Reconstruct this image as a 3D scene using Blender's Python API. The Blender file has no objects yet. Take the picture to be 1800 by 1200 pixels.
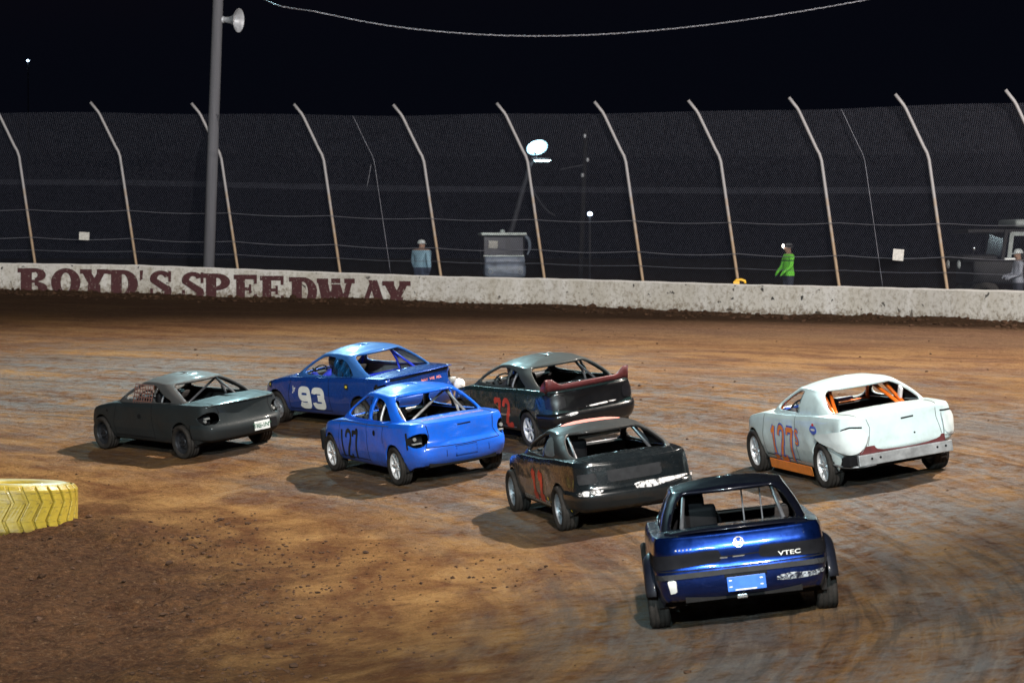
import bpy, bmesh, math, random
import numpy as np
from mathutils import Vector, Matrix
from mathutils.bvhtree import BVHTree

random.seed(7); np.random.seed(7)
R = math.radians
SC = bpy.context.scene
COL = SC.collection

# ------------------------------------------------------------------ camera
FPX, CAMZ, PIT = 5200.0, 3.65653, 0.02856          # focal in px of the 1800 px wide photograph
cam = bpy.data.objects.new('camera', bpy.data.cameras.new('camera'))
COL.objects.link(cam)
cam.location = (0, 0, CAMZ)
cam.rotation_euler = (math.pi / 2 - PIT, 0, 0)
cam.data.sensor_width = 36
cam.data.lens = FPX / 1800 * 36
cam.data.clip_end = 3000
cam.data.dof.use_dof = True
cam.data.dof.focus_distance = 43
cam.data.dof.aperture_fstop = 4.5
SC.camera = cam

# ------------------------------------------------------------------ world: clear night sky
w = bpy.data.worlds.new('World'); SC.world = w; w.use_nodes = True
nt = w.node_tree
sky = nt.nodes.new('ShaderNodeTexSky'); sky.sky_type = 'NISHITA'; sky.sun_disc = False
sky.sun_elevation = R(-3.0); sky.sun_rotation = R(200)
bg = nt.nodes['Background']; bg.inputs['Strength'].default_value = 0.10
ad = nt.nodes.new('ShaderNodeMixRGB'); ad.blend_type = 'ADD'; ad.inputs[0].default_value = 1; ad.inputs[2].default_value = (.016, .020, .042, 1)   # faint sky glow over the lit grounds
nt.links.new(sky.outputs[0], ad.inputs[1]); nt.links.new(ad.outputs[0], bg.inputs[0])
sun = bpy.data.objects.new('moon_light', bpy.data.lights.new('moon_light', 'SUN'))
COL.objects.link(sun); sun.data.energy = 0.012; sun.data.angle = R(1.0); sun.data.color = (.8, .88, 1)
sun.rotation_euler = (R(40), 0, R(40))
SC.view_settings.view_transform = 'Standard'; SC.view_settings.look = 'None'
SC.view_settings.exposure = 0.0; SC.view_settings.gamma = 1.0

# floodlights of the speedway (their poles stand outside the picture)
FLOODS = [  # position, aim, watts, colour, cone
    ((22.0, 58.0, 35.0), (-1.5, 53.0, 1.2), 72000, (1.0, .90, .80), 60),
    ((-6.0, -16.0, 15.0), (0.5, 46.0, 1.0), 27000, (.70, .93, 1.0), 40),
    ((3.0, -9.0, 25.0), (2.5, 33.0, .3), 46000, (1.0, .92, .84), 66),
    ((30.0, 30.0, 20.0), (6.0, 74.0, 3.0), 30000, (1.0, .92, .86), 46),
    ((-8.6, 83.2, 21.0), (0.0, 44.0, 0.5), 6500, (.55, .93, 1.0), 62),
]
for i, (p, a, e, c, cone) in enumerate(FLOODS):
    l = bpy.data.lights.new('floodlight_beam', 'SPOT'); l.energy = e * 3.2; l.color = c
    l.spot_size = R(cone); l.spot_blend = .45; l.shadow_soft_size = .35
    o = bpy.data.objects.new('floodlight_beam', l); COL.objects.link(o); o.location = p
    o.rotation_euler = (Vector(a) - Vector(p)).to_track_quat('-Z', 'Y').to_euler()

# ------------------------------------------------------------------ helpers
def tag(o, label=None, cat=None, group=None, kind=None):
    if label: o['label'] = label
    if cat: o['category'] = cat
    if group: o['group'] = group
    if kind: o['kind'] = kind
    return o
def thing(name, label, cat, loc=(0, 0, 0), group=None, mat=None):
    o = bpy.data.objects.new(name, None); COL.objects.link(o); o.empty_display_size = .2
    if mat is not None: o.matrix_world = mat
    else: o.location = loc
    return tag(o, label, cat, group)
def obj(name, verts, faces, mats=None, parent=None, smooth=False, fm=None):
    me = bpy.data.meshes.new(name); me.from_pydata([tuple(v) for v in verts], [], [tuple(f) for f in faces])
    for m in (mats if isinstance(mats, (list, tuple)) else [mats]):
        if m: me.materials.append(m)
    if fm is not None: me.polygons.foreach_set('material_index', fm)
    if smooth: me.polygons.foreach_set('use_smooth', [True] * len(me.polygons))
    me.update()
    o = bpy.data.objects.new(name, me); COL.objects.link(o)
    if parent: o.parent = parent
    return o
def empty_part(name, parent, loc=(0, 0, 0)):
    o = bpy.data.objects.new(name, None); COL.objects.link(o); o.parent = parent; o.location = loc; o.empty_display_size = .1
    return o
class MB:
    def __init__(s): s.v = []; s.f = []
    def add(s, v, f):
        n = len(s.v); s.v += [tuple(map(float, q)) for q in v]; s.f += [tuple(i + n for i in q) for q in f]; return s
    def box(s, c, d, M=None, bev=0.0):
        """box with chamfered vertical+horizontal edges when bev>0"""
        x, y, z = [q / 2 for q in d]; b = min(bev, x * .9, y * .9, z * .9)
        bm = bmesh.new(); bmesh.ops.create_cube(bm, size=1)
        for v in bm.verts: v.co = Vector((v.co.x * d[0], v.co.y * d[1], v.co.z * d[2]))
        if b > 0: bmesh.ops.bevel(bm, geom=bm.edges[:], offset=b, segments=2, affect='EDGES', profile=.6)
        MM = Matrix.Translation(c) @ (M if M is not None else Matrix())
        bm.verts.index_update()
        s.add([MM @ v.co for v in bm.verts], [[v.index for v in f.verts] for f in bm.faces]); bm.free(); return s
    def tube(s, pts, r, n=8, cap=True, closed=False):
        pts = [Vector(p) for p in pts]; N = len(pts)
        rr = r if isinstance(r, (list, tuple)) else [r] * N
        up = None; V = []; F = []
        for i, p in enumerate(pts):
            if closed: t = pts[(i + 1) % N] - pts[i - 1]
            else: t = pts[min(i + 1, N - 1)] - pts[max(i - 1, 0)]
            t.normalize()
            if up is None: up = Vector((0, 0, 1)) if abs(t.z) < .9 else Vector((1, 0, 0))
            a = t.cross(up).normalized(); b = a.cross(t).normalized(); up = b
            for k in range(n):
                an = 2 * math.pi * k / n
                V.append(p + (a * math.cos(an) + b * math.sin(an)) * rr[i])
        M = N if closed else N - 1
        for i in range(M):
            j = (i + 1) % N
            for k in range(n): F.append((i * n + k, i * n + (k + 1) % n, j * n + (k + 1) % n, j * n + k))
        if cap and not closed: F.append(tuple(range(n - 1, -1, -1))); F.append(tuple((N - 1) * n + k for k in range(n)))
        return s.add(V, F)
    def lathe(s, prof, n=32, axis='y', c=(0, 0, 0), closed=False):
        """prof: list of (axial, radius)"""
        V = []; F = []; m = len(prof)
        for k in range(n):
            a = 2 * math.pi * k / n; ca, sa = math.cos(a), math.sin(a)
            for h, r in prof:
                if axis == 'y': V.append((c[0] + r * ca, c[1] + h, c[2] + r * sa))
                elif axis == 'z': V.append((c[0] + r * ca, c[1] + r * sa, c[2] + h))
                else: V.append((c[0] + h, c[1] + r * ca, c[2] + r * sa))
        for k in range(n):
            q = (k + 1) % n
            for i in range(m if closed else m - 1):
                j = (i + 1) % m; F.append((k * m + i, k * m + j, q * m + j, q * m + i))
        return s.add(V, F)
    def build(s, name, mat, parent=None, smooth=False): return obj(name, s.v, s.f, mat, parent, smooth)
def catmull(P, counts, closed=False):
    P = np.array(P, float); n = len(P); out = []
    if isinstance(counts, int): counts = [counts] * (n - 1)
    for i in range(n - 1):
        p0 = P[max(i - 1, 0)] if i > 0 else 2 * P[0] - P[1]
        p1, p2 = P[i], P[i + 1]
        p3 = P[i + 2] if i + 2 < n else 2 * P[-1] - P[-2]
        t = np.arange(counts[i]) / counts[i]; t = t[:, None]
        out.append(.5 * ((2 * p1) + (-p0 + p2) * t + (2 * p0 - 5 * p1 + 4 * p2 - p3) * t ** 2 + (-p0 + 3 * p1 - 3 * p2 + p3) * t ** 3))
    out.append(P[-1:]); return np.concatenate(out)
def resample(P, step):
    P = np.array(P, float); d = np.r_[0, np.cumsum(np.linalg.norm(np.diff(P, axis=0), axis=1))]
    n = max(2, int(math.ceil(d[-1] / step)) + 1); t = np.linspace(0, d[-1], n)
    return np.stack([np.interp(t, d, P[:, k]) for k in range(P.shape[1])], 1)
def smooth01(a, b, x): t = np.clip((x - a) / (b - a), 0, 1); return t * t * (3 - 2 * t)
def chaikin(P, it=2):
    P = np.array(P, float)
    for _ in range(it):
        Q = np.roll(P, -1, 0); P = np.stack([P * .75 + Q * .25, P * .25 + Q * .75], 1).reshape(-1, 2)
    return P
def sd_poly(p, V):
    p = np.asarray(p, float); V = np.asarray(V, float); d = np.full(len(p), 1e9); s = np.ones(len(p))
    for i in range(len(V)):
        a, b = V[i], V[i - 1]; e = b - a; wv = p - a
        t = np.clip((wv @ e) / max(e @ e, 1e-12), 0, 1); q = wv - t[:, None] * e
        d = np.minimum(d, (q ** 2).sum(1))
        c1 = p[:, 1] >= a[1]; c2 = p[:, 1] < b[1]; c3 = e[0] * wv[:, 1] > e[1] * wv[:, 0]
        s = np.where((c1 & c2 & c3) | (~c1 & ~c2 & ~c3), -s, s)
    return s * np.sqrt(d)
def sd_rbox(u, v, cu, cv, hu, hv, r):
    qu = np.abs(u - cu) - hu + r; qv = np.abs(v - cv) - hv + r
    return np.hypot(np.maximum(qu, 0), np.maximum(qv, 0)) + np.minimum(np.maximum(qu, qv), 0) - r
def clip_grid(P, f, closed_u):
    """P (nu,nv,3), keep where f>0; clean cut edges (marching squares)"""
    nu, nv = f.shape; V = []; F = []; idx = {}
    def vert(i, j):
        k = (i, j)
        if k not in idx: idx[k] = len(V); V.append(P[i, j])
        return idx[k]
    def cut(a, b):
        k = (a, b) if a < b else (b, a)
        if k not in idx:
            fa, fb = f[a], f[b]; t = fa / (fa - fb)
            idx[k] = len(V); V.append(P[a] * (1 - t) + P[b] * t)
        return idx[k]
    for i in range(nu if closed_u else nu - 1):
        i2 = (i + 1) % nu
        for j in range(nv - 1):
            cs = [(i, j), (i2, j), (i2, j + 1), (i, j + 1)]; fs = [f[c] > 0 for c in cs]
            if not any(fs): continue
            if all(fs): F.append([vert(*c) for c in cs]); continue
            poly = []
            for k in range(4):
                a, b = cs[k], cs[(k + 1) % 4]
                if fs[k]: poly.append(vert(*a))
                if fs[k] != fs[(k + 1) % 4]: poly.append(cut(a, b))
            if len(poly) >= 3: F.append(poly)
    return V, F
_perm = np.random.RandomState(3).rand(256, 256)
def vnoise(x, y):
    xi = np.floor(x).astype(int); yi = np.floor(y).astype(int); fx = x - xi; fy = y - yi
    fx = fx * fx * (3 - 2 * fx); fy = fy * fy * (3 - 2 * fy); g = lambda a, b: _perm[a % 256, b % 256]
    return (g(xi, yi) * (1 - fx) + g(xi + 1, yi) * fx) * (1 - fy) + (g(xi, yi + 1) * (1 - fx) + g(xi + 1, yi + 1) * fx) * fy
def fbm(x, y, o=4):
    s = 0; a = .5
    for k in range(o): s = s + a * (vnoise(x * 2 ** k + 17 * k, y * 2 ** k + 31 * k) - .5); a *= .5
    return s
def unproj(px, py, Y):
    u = (px - 900) / FPX; v = (600 - py) / FPX
    ray = np.array([u, math.cos(PIT) + v * math.sin(PIT), -math.sin(PIT) + v * math.cos(PIT)])
    t = Y / ray[1]; return np.array([0, 0, CAMZ]) + ray * t

# ------------------------------------------------------------------ materials
class NT:
    def __init__(s, name):
        s.m = bpy.data.materials.new(name); s.m.use_nodes = True; s.t = s.m.node_tree; s.b = s.t.nodes['Principled BSDF']
    def n(s, ty, **k):
        q = s.t.nodes.new('ShaderNode' + ty)
        for a, b in k.items():
            if a == 'i':
                for kk, vv in b.items(): s.put(q.inputs[kk], vv)
            else: setattr(q, a, b)
        return q
    def put(s, inp, v):
        if isinstance(v, bpy.types.NodeSocket): s.t.links.new(v, inp)
        elif isinstance(v, bpy.types.Node): s.t.links.new(v.outputs[0], inp)
        else: inp.default_value = v if not (isinstance(v, tuple) and len(v) == 3 and inp.type == 'RGBA') else (*v, 1)
    def set(s, **k):
        for a, v in k.items(): s.put(s.b.inputs[a.replace('_', ' ')], v)
        return s
    def coord(s, kind='Object'): return s.n('TexCoord').outputs[kind]
    def noise(s, vec, sc, det=4, rough=.6, dist=0):
        return s.n('TexNoise', i={'Vector': vec, 'Scale': sc, 'Detail': det, 'Roughness': rough, 'Distortion': dist}).outputs['Fac']
    def ramp(s, fac, stops, interp='LINEAR'):
        r = s.n('ValToRGB'); r.color_ramp.interpolation = interp; el = r.color_ramp.elements
        while len(el) < len(stops): el.new(.5)
        for e, (p, c) in zip(el, stops): e.position = p; e.color = (*c, 1) if isinstance(c, tuple) else (c, c, c, 1)
        s.put(r.inputs[0], fac); return r.outputs[0]
    def mix(s, fac, a, b, ty='MIX'):
        q = s.n('MixRGB', blend_type=ty); s.put(q.inputs[0], fac); s.put(q.inputs[1], a); s.put(q.inputs[2], b); return q.outputs[0]
    def math(s, op, a, b=0.0, c=None, clamp=False):
        q = s.n('Math', operation=op, use_clamp=clamp); s.put(q.inputs[0], a); s.put(q.inputs[1], b)
        if c is not None: s.put(q.inputs[2], c)
        return q.outputs[0]
    def bump(s, h, st=.3, d=.02):
        q = s.n('Bump', i={'Strength': st, 'Distance': d, 'Height': h}); s.put(s.b.inputs['Normal'], q.outputs[0]); return q
def simple(name, col, rough=.5, metal=0.0, var=.25, sc=8, coat=0.0, bump=0.0, emis=None, est=1.0):
    N = NT(name); f = N.noise(N.coord(), sc, 5)
    c = N.mix(N.ramp(f, [(.3, 0.0), (.7, 1.0)]), tuple(q * (1 - var) for q in col), tuple(min(1, q * (1 + var)) for q in col))
    N.set(Base_Color=c, Metallic=metal, Coat_Weight=coat)
    if max(col) < .06 and not coat: N.set(Specular_IOR_Level=.12)
    N.set(Roughness=N.math('ADD', rough - .08, N.math('MULTIPLY', f, .16), clamp=True))
    if bump: N.bump(N.noise(N.coord(), sc * 6, 3), bump, .01)
    if emis: N.set(Emission_Color=(*emis, 1), Emission_Strength=est)
    return N.m
def paint(name, col, metal=.0, rough=.3, coat=1.0, dust=.5, dustcol=(.16, .11, .075), flake=None, scr=.25):
    """race-car paint: clear coat, scratches, road dust climbing from the sills and settled in patches"""
    N = NT(name); co = N.coord(); z = N.n('SeparateXYZ', i={0: co}).outputs[2]
    n1 = N.noise(co, 2.2, 6, .65); n2 = N.noise(co, 14, 5, .7)
    base = N.mix(N.ramp(n1, [(.3, 0.0), (.75, 1.0)]), col, tuple(q * .82 for q in col))
    if flake: base = N.mix(N.ramp(N.n('LayerWeight', i={0: .35}).outputs['Facing'], [(0, 1.0), (1, 0.0)]), base, flake)
    lo = N.math('SUBTRACT', 1.0, N.math('MULTIPLY', z, 1.55)); lo = N.math('MAXIMUM', lo, 0.0)
    d = N.math('ADD', N.math('MULTIPLY', lo, 1.1), N.math('MULTIPLY', N.math('SUBTRACT', n2, .45), .8))
    d = N.math('ADD', d, N.math('MULTIPLY', N.math('SUBTRACT', n1, .5), .9))
    d = N.math('MULTIPLY', d, dust, clamp=True)
    fleck = N.math('MULTIPLY', N.ramp(N.noise(co, 38, 5, .7), [(.56, 0.0), (.63, 1.0)]), N.math('MULTIPLY', lo, 1.5), clamp=True)
    d = N.math('MAXIMUM', d, N.math('MULTIPLY', fleck, .9))
    sv = N.n('Mapping', i={0: co}); sv.inputs['Scale'].default_value = (2, 9, 26)
    scrm = N.ramp(N.noise(sv.outputs[0], 2.0, 6, .75), [(.63, 0.0), (.70, 1.0)])
    base = N.mix(N.math('MULTIPLY', scrm, scr), base, (.35, .34, .33))
    N.set(Base_Color=N.mix(d, base, dustcol), Metallic=N.math('MULTIPLY', N.math('SUBTRACT', 1.0, d), metal))
    N.set(Roughness=N.math('ADD', N.math('MULTIPLY', d, .45), N.math('ADD', rough, N.math('MULTIPLY', N.math('SUBTRACT', n2, .5), .2)), clamp=True))
    N.set(Coat_Weight=N.math('MULTIPLY', N.math('SUBTRACT', 1.0, d, clamp=True), coat), Coat_Roughness=.10, Specular_IOR_Level=.15)
    N.bump(n1, .10, .03)
    return N.m
M = {}
M['tyre'] = simple('tyre_rubber', (.026, .023, .021), .7, 0, .45, 7, bump=.4)
M['rubber'] = simple('black_rubber', (.015, .015, .016), .6)
M['alloy'] = simple('alloy_metal', (.62, .62, .63), .35, .45, .2, 18)
M['steel'] = simple('painted_steel_rim', (.30, .31, .33), .45, .5, .3, 10)
M['darksteel'] = simple('dark_steel_rim', (.025, .026, .03), .5, .4, .4, 10)
M['gap'] = simple('seam_shadow', (.008, .008, .009), .8)
M['inside'] = simple('bare_inner_shell', (.030, .028, .028), .7, .1, .4, 6)
M['insidelight'] = simple('pale_inner_shell', (.35, .34, .33), .6, .1, .3, 6)
M['under'] = simple('underbody_black', (.012, .011, .011), .9)
M['cage'] = simple('cage_steel_tube', (.13, .13, .14), .45, .4)
M['cagelight'] = simple('cage_bare_tube', (.55, .53, .52), .4, .5)
M['cageorange'] = simple('cage_orange_paint', (.85, .16, .015), .4)
M['cageblue'] = simple('cage_blue_paint', (.03, .06, .75), .4)
M['seat'] = simple('seat_black', (.007, .007, .008), .6)
M['plate'] = simple('plate_white', (.62, .64, .63), .4, 0, .1)
M['platetext'] = simple('plate_green_print', (.03, .10, .06), .5)
M['white'] = simple('white_vinyl', (.70, .68, .64), .45, 0, .12, 5)
M['orange'] = simple('orange_vinyl', (.80, .22, .03), .5, 0, .15)
M['red'] = simple('red_vinyl', (.55, .05, .025), .5, 0, .3)
M['salmon'] = simple('faded_red_print', (.72, .22, .17), .6, 0, .2, 6)
M['blackink'] = simple('black_vinyl', (.02, .022, .02), .6, 0, .4)
M['blue_ink'] = simple('blue_vinyl', (.05, .11, .5), .5)
M['yellow_ink'] = simple('yellow_vinyl', (.75, .55, .05), .5)
M['chrome'] = simple('bright_trim', (.75, .75, .76), .2, .9, .1)
M['lens'] = simple('dark_red_lens', (.035, .006, .008), .25, 0, .3, 20, coat=1)
M['lensblack'] = simple('black_lens', (.006, .006, .008), .3, 0, .3, 20, coat=.25)
M['suitblue'] = simple('racing_suit_blue', (.03, .05, .55), .8)
M['suitdark'] = simple('racing_suit_dark', (.03, .03, .035), .8)
M['helmet_dark'] = simple('helmet_black', (.015, .015, .017), .25, 0, .2, 5, coat=1)
M['helmet_white'] = simple('helmet_silver', (.50, .50, .52), .3, 0, .2, 5, coat=1)
M['visor'] = simple('visor_smoke', (.01, .01, .012), .12, 0, .1, coat=1)
M['net'] = simple('window_net_webbing', (.16, .075, .06), .8)
M['bulb'] = simple('bulb_holder_grey', (.26, .26, .25), .5)
M['beam'] = simple('bare_bumper_beam', (.33, .34, .35), .5, .55, .35, 6, bump=.2)
M['maroon'] = simple('maroon_paint', (.10, .018, .02), .5, 0, .3, coat=.3)
M['greypanel'] = simple('grey_tape', (.026, .026, .028), .75)
N = NT('torn_paint_scuff'); n_ = N.noise(N.coord(), 17, 6, .75); N.set(Base_Color=N.mix(N.ramp(n_, [(.44, 0.0), (.50, 1.0)]), (.012, .013, .014), (.70, .66, .65)), Roughness=.55); M['scuff'] = N.m
M['scrape'] = simple('scraped_primer', (.72, .68, .67), .6, 0, .2, 14)

# ------------------------------------------------------------------ terrain
PC = [.1055, -.02605, .22379, .09442, .25051]
def poly(x, y): y = y - 26; return PC[0] * x + PC[1] * y + (PC[2] * x * x + PC[3] * x * y + PC[4] * y * y) * .01
CX, CY, RW = -32.0, 30.5, 58.6                      # turn centre and wall radius
CARPOS = {'gray': (-5.7865, 52.0972, .667), 'b93': (-2.7986, 53.053, .6201), 'b127': (-1.5516, 46.4872, .4346),
          'b72': (.4925, 48.8612, .4344), 'b11': (1.154, 39.5723, .2355), 'w127': (4.6067, 40.5352, .2613), 'vtec': (2.2729, 29.6701, -.0288)}
def wall_xy(px, rad=RW):
    u = (px - 900) / FPX
    a = u * u + 1; b = -2 * (u * CX + CY); c = CX * CX + CY * CY - rad * rad
    Y = (-b + math.sqrt(b * b - 4 * a * c)) / (2 * a); return u * Y, Y
WTOP = np.array([(-700, 452), (0, 462), (240, 465.5), (598, 479), (775, 485.5), (957, 489), (1130, 494), (1298, 499.5), (1475, 503), (1665, 508), (1800, 511), (2600, 540)], float)
WBOT = np.array([(-700, 505), (0, 514), (240, 520), (480, 528), (720, 534), (900, 538), (1130, 548), (1298, 553), (1475, 559), (1665, 565), (1800, 571), (2600, 600)], float)
def wall_ang(px): x, y = wall_xy(px); return math.atan2(y - CY, x - CX)
PXS = np.linspace(-700, 2500, 120); WANG = np.array([wall_ang(p) for p in PXS])
def wz(px, tab): x, y = wall_xy(px); return unproj(px, np.interp(px, tab[:, 0], tab[:, 1]), y)[2]
WZT = np.array([wz(p, WTOP) for p in PXS]); WZB = np.array([wz(p, WBOT) for p in PXS])
o_ = np.argsort(WANG); WANGs, WZTs, WZBs = WANG[o_], WZT[o_], WZB[o_]
def wtop(a): return np.interp(a, WANGs, WZTs)
def wbot(a): return np.interp(a, WANGs, WZBs)
ctrl = []
for k, (x, y, ps) in CARPOS.items():
    for fx, ly in ((0, 0), (1.3, .75), (1.3, -.75), (-1.3, .75), (-1.3, -.75), (-2.4, 0), (2.4, 0)):
        qx = x - math.sin(ps) * fx - math.cos(ps) * ly; qy = y + math.cos(ps) * fx - math.sin(ps) * ly
        e = .8; gx = (poly(x + e, y) - poly(x - e, y)) / (2 * e); gy = (poly(x, y + e) - poly(x, y - e)) / (2 * e)
        ctrl.append((qx, qy, poly(x, y) + gx * (qx - x) + gy * (qy - y)))
for px in (-300, 0, 300, 600, 900, 1200, 1500, 1800, 2100):
    x, y = wall_xy(px); a = wall_ang(px); ctrl.append((x, y, float(wbot(a)) - .02))
    ctrl.append((x + 3 * math.cos(a), y + 3 * math.sin(a), float(wbot(a)) - .02))
for x, y in ((-5.4, 31), (0, 24), (4.3, 23), (-3, 26)): ctrl.append((x, y, poly(x, y)))
ctrl.append((-7.9, 45.0, -.50)); ctrl.append((-10, 44, -.55)); ctrl.append((-9, 36, -.72))
ctrl = np.array(ctrl)
def tps_fit(c, lam=.02):
    n = len(c); d2 = ((c[:, None, :2] - c[None, :, :2]) ** 2).sum(2); K = np.where(d2 > 0, d2 * .5 * np.log(d2 + 1e-12), 0) + lam * np.eye(n)
    Pm = np.c_[np.ones(n), c[:, :2]]; A = np.zeros((n + 3, n + 3)); A[:n, :n] = K; A[:n, n:] = Pm; A[n:, :n] = Pm.T
    return np.linalg.solve(A, np.r_[c[:, 2], 0, 0, 0])
TW = tps_fit(ctrl)
def tz(x, y):
    sh = np.shape(x); x = np.clip(np.ravel(np.asarray(x, float)), -18, 15); y = np.clip(np.ravel(np.asarray(y, float)), 16, 92); out = np.zeros(len(x))
    for s in range(0, len(x), 20000):
        xx = x[s:s + 20000]; yy = y[s:s + 20000]
        d2 = (xx[:, None] - ctrl[None, :, 0]) ** 2 + (yy[:, None] - ctrl[None, :, 1]) ** 2
        out[s:s + 20000] = (d2 * .5 * np.log(d2 + 1e-12)) @ TW[:-3] + TW[-3] + TW[-2] * xx + TW[-1] * yy
    return out.reshape(sh)
def ground_z(x, y):
    """banked dirt turn with ruts, cushion berm at the wall and a loose mound round the marker tyre"""
    r = np.hypot(x - CX, y - CY); a = np.arctan2(y - CY, x - CX)
    rc = np.minimum(r, RW + 2.0); xc = CX + rc * np.cos(a); yc = CY + rc * np.sin(a)
    base = tz(xc, yc)
    wb = wbot(a); beh = smooth01(RW - .6, RW + .1, r)
    base = base * (1 - beh) + wb * beh
    arc = a * 36
    rut = fbm(r * 1.1, arc * .12, 4) * .05 + fbm(r * 3.2, arc * .35 + 40, 3) * .022
    fine = fbm(x * 2.3, y * 2.3, 4) * .035
    berm = .09 * np.exp(-((r - RW + .25) / .5) ** 2) * (1 + 2.2 * fbm(arc * .8, r * .3, 4)) + fbm(arc * 2.2, r * 2, 3) * .16 * smooth01(RW - 2.2, RW - .3, r) * (1 - beh)
    inf = smooth01(30.6, 28.6, r)
    lump = inf * (fbm(x * .9, y * .9, 5) * .30 + np.abs(fbm(x * 2.7, y * 2.7, 4)) * .26 + np.abs(fbm(x * 6.1, y * 6.1, 3)) * .16 * smooth01(.0, .25, fbm(x * .6 + 9, y * .6, 3) + .1))
    mound = .12 * np.exp(-(((x + 6.6) / 1.3) ** 2 + ((y - 43.2) / 2.6) ** 2))
    z = base + (rut + fine) * (1 - .6 * inf) + berm + lump + mound
    far = smooth01(RW + 8, RW + 60, r)
    return z - far * .0
def axis(dense, lo, hi, step, far):
    a = list(np.arange(dense[0], dense[1] + 1e-6, step)); s = step
    q = a[0]; L = []
    s = step
    while q > lo: s *= 1.25; q -= s; L.append(q)
    q = a[-1]; H = []; s = step
    while q < hi: s *= 1.25; q += s; H.append(q)
    return np.array(L[::-1] + a + H)
gx = axis((-12, 12), -700, 700, .09, 0); gy = axis((22, 88), -120, 1500, .11, 0)
X, Y = np.meshgrid(gx, gy, indexing='ij'); Z = ground_z(X, Y)
nx, ny = X.shape; gv = np.stack([X, Y, Z], -1).reshape(-1, 3)
ii, jj = np.meshgrid(np.arange(nx - 1), np.arange(ny - 1), indexing='ij'); q0 = (ii * ny + jj).ravel()
gf = np.stack([q0, q0 + ny, q0 + ny + 1, q0 + 1], 1)
N = NT('dirt_track')
co = N.coord(); dv = N.n('VectorMath', operation='SUBTRACT', i={0: co, 1: (CX, CY, 0)}).outputs[0]
sx = N.n('SeparateXYZ', i={0: dv}); rr = N.math('SQRT', N.math('ADD', N.math('MULTIPLY', sx.outputs[0], sx.outputs[0]), N.math('MULTIPLY', sx.outputs[1], sx.outputs[1])))
arc = N.math('MULTIPLY', N.math('ARCTAN2', sx.outputs[1], sx.outputs[0]), 36.0)
st = N.n('CombineXYZ', i={0: rr, 1: N.math('MULTIPLY', arc, .34)}).outputs[0]
st2 = N.n('CombineXYZ', i={0: rr, 1: N.math('MULTIPLY', arc, .62), 2: 7.0}).outputs[0]
n_str = N.noise(st, 1.3, 6, .62, .4); n_fs = N.noise(st2, 5.0, 6, .7, .3); n_big = N.noise(co, .16, 5, .6, .5); n_f = N.noise(co, 9, 8, .72); n_p = N.math('ADD', N.math('MULTIPLY', N.noise(co, .75, 9, .7, .8), .72), N.math('MULTIPLY', n_f, .28))
rn = N.math('ADD', rr, N.math('MULTIPLY', N.math('SUBTRACT', n_p, .5), 5.0))
n_arc = N.noise(N.n('CombineXYZ', i={0: rr, 1: N.math('MULTIPLY', arc, .035), 2: 3.0}).outputs[0], 2.1, 5, .6, .25)
tan = N.mix(N.ramp(n_p, [(.35, 0.0), (.68, 1.0)]), (.185, .094, .034), (.300, .172, .066))
red = (.105, .045, .018); clay_sheen = (.108, .098, .094); dark = (.050, .030, .021)
c = N.mix(N.ramp(n_str, [(.38, 0.0), (.60, 1.0)]), red, tan)
band = N.ramp(N.math('DIVIDE', rn, 70.0), [(.445, 0.0), (.49, 1.0), (.60, 1.0), (.68, 0.0)])
c = N.mix(N.math('MULTIPLY', N.ramp(n_arc, [(.50, 0.0), (.64, 1.0)]), N.math('ADD', .12, N.math('MULTIPLY', band, .55))), c, (.062, .034, .019))
# rubbered-in racing groove: smooth grey clay, its wet sheen also put into the colour
groove = N.math('MULTIPLY', band, N.ramp(N.math('ADD', N.math('MULTIPLY', n_fs, .6), N.math('MULTIPLY', n_arc, .4)), [(.40, 0.0), (.56, 1.0)]))
gmask = N.math('MULTIPLY', groove, N.ramp(n_big, [(.32, .25), (.56, .95)]))
c = N.mix(gmask, c, clay_sheen)
n_thin = N.noise(N.n('CombineXYZ', i={0: rr, 1: N.math('MULTIPLY', arc, .045), 2: 11.0}).outputs[0], 7.5, 4, .65, .5)
c = N.mix(N.math('MULTIPLY', N.ramp(n_thin, [(.50, 0.0), (.63, 1.0)]), N.math('MULTIPLY', band, .55)), c, (.040, .030, .024))
c = N.mix(N.math('MULTIPLY', N.ramp(n_thin, [(.34, 1.0), (.45, 0.0)]), N.math('MULTIPLY', band, .45)), c, (.19, .155, .125))
loose = N.ramp(N.math('DIVIDE', rn, 70.0), [(.59, 0.0), (.73, 1.0)])  # darker from mid-track out to the wall
c = N.mix(N.math('MULTIPLY', loose, .88), c, dark)
infl = N.ramp(N.math('DIVIDE', rn, 70.0), [(.405, 1.0), (.445, 0.0)])
c = N.mix(N.math('MULTIPLY', infl, .93), c, N.mix(N.ramp(n_f, [(.4, 0.0), (.65, 1.0)]), (.028, .015, .010), (.082, .040, .020)))
c = N.mix(N.ramp(n_fs, [(.30, .55), (.44, 0.0)]), c, (.030, .018, .011))
c = N.mix(N.ramp(N.noise(st2, 9.0, 5, .7), [(.60, 0.0), (.74, .45)]), c, (.30, .20, .12))
n_vf = N.noise(co, 42, 7, .75); n_mf = N.noise(st2, 16, 7, .75)
c = N.mix(N.ramp(n_vf, [(.36, .70), (.50, 0.0)]), c, N.mix(.6, c, (.010, .006, .004)))
c = N.mix(N.ramp(n_mf, [(.54, 0.0), (.70, .50)]), c, N.mix(.5, c, (.34, .23, .14)))
N.set(Base_Color=c, Roughness=N.math('SUBTRACT', .95, N.math('MULTIPLY', gmask, .35)), Specular_IOR_Level=N.math('ADD', .02, N.math('MULTIPLY', gmask, .16)))
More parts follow.
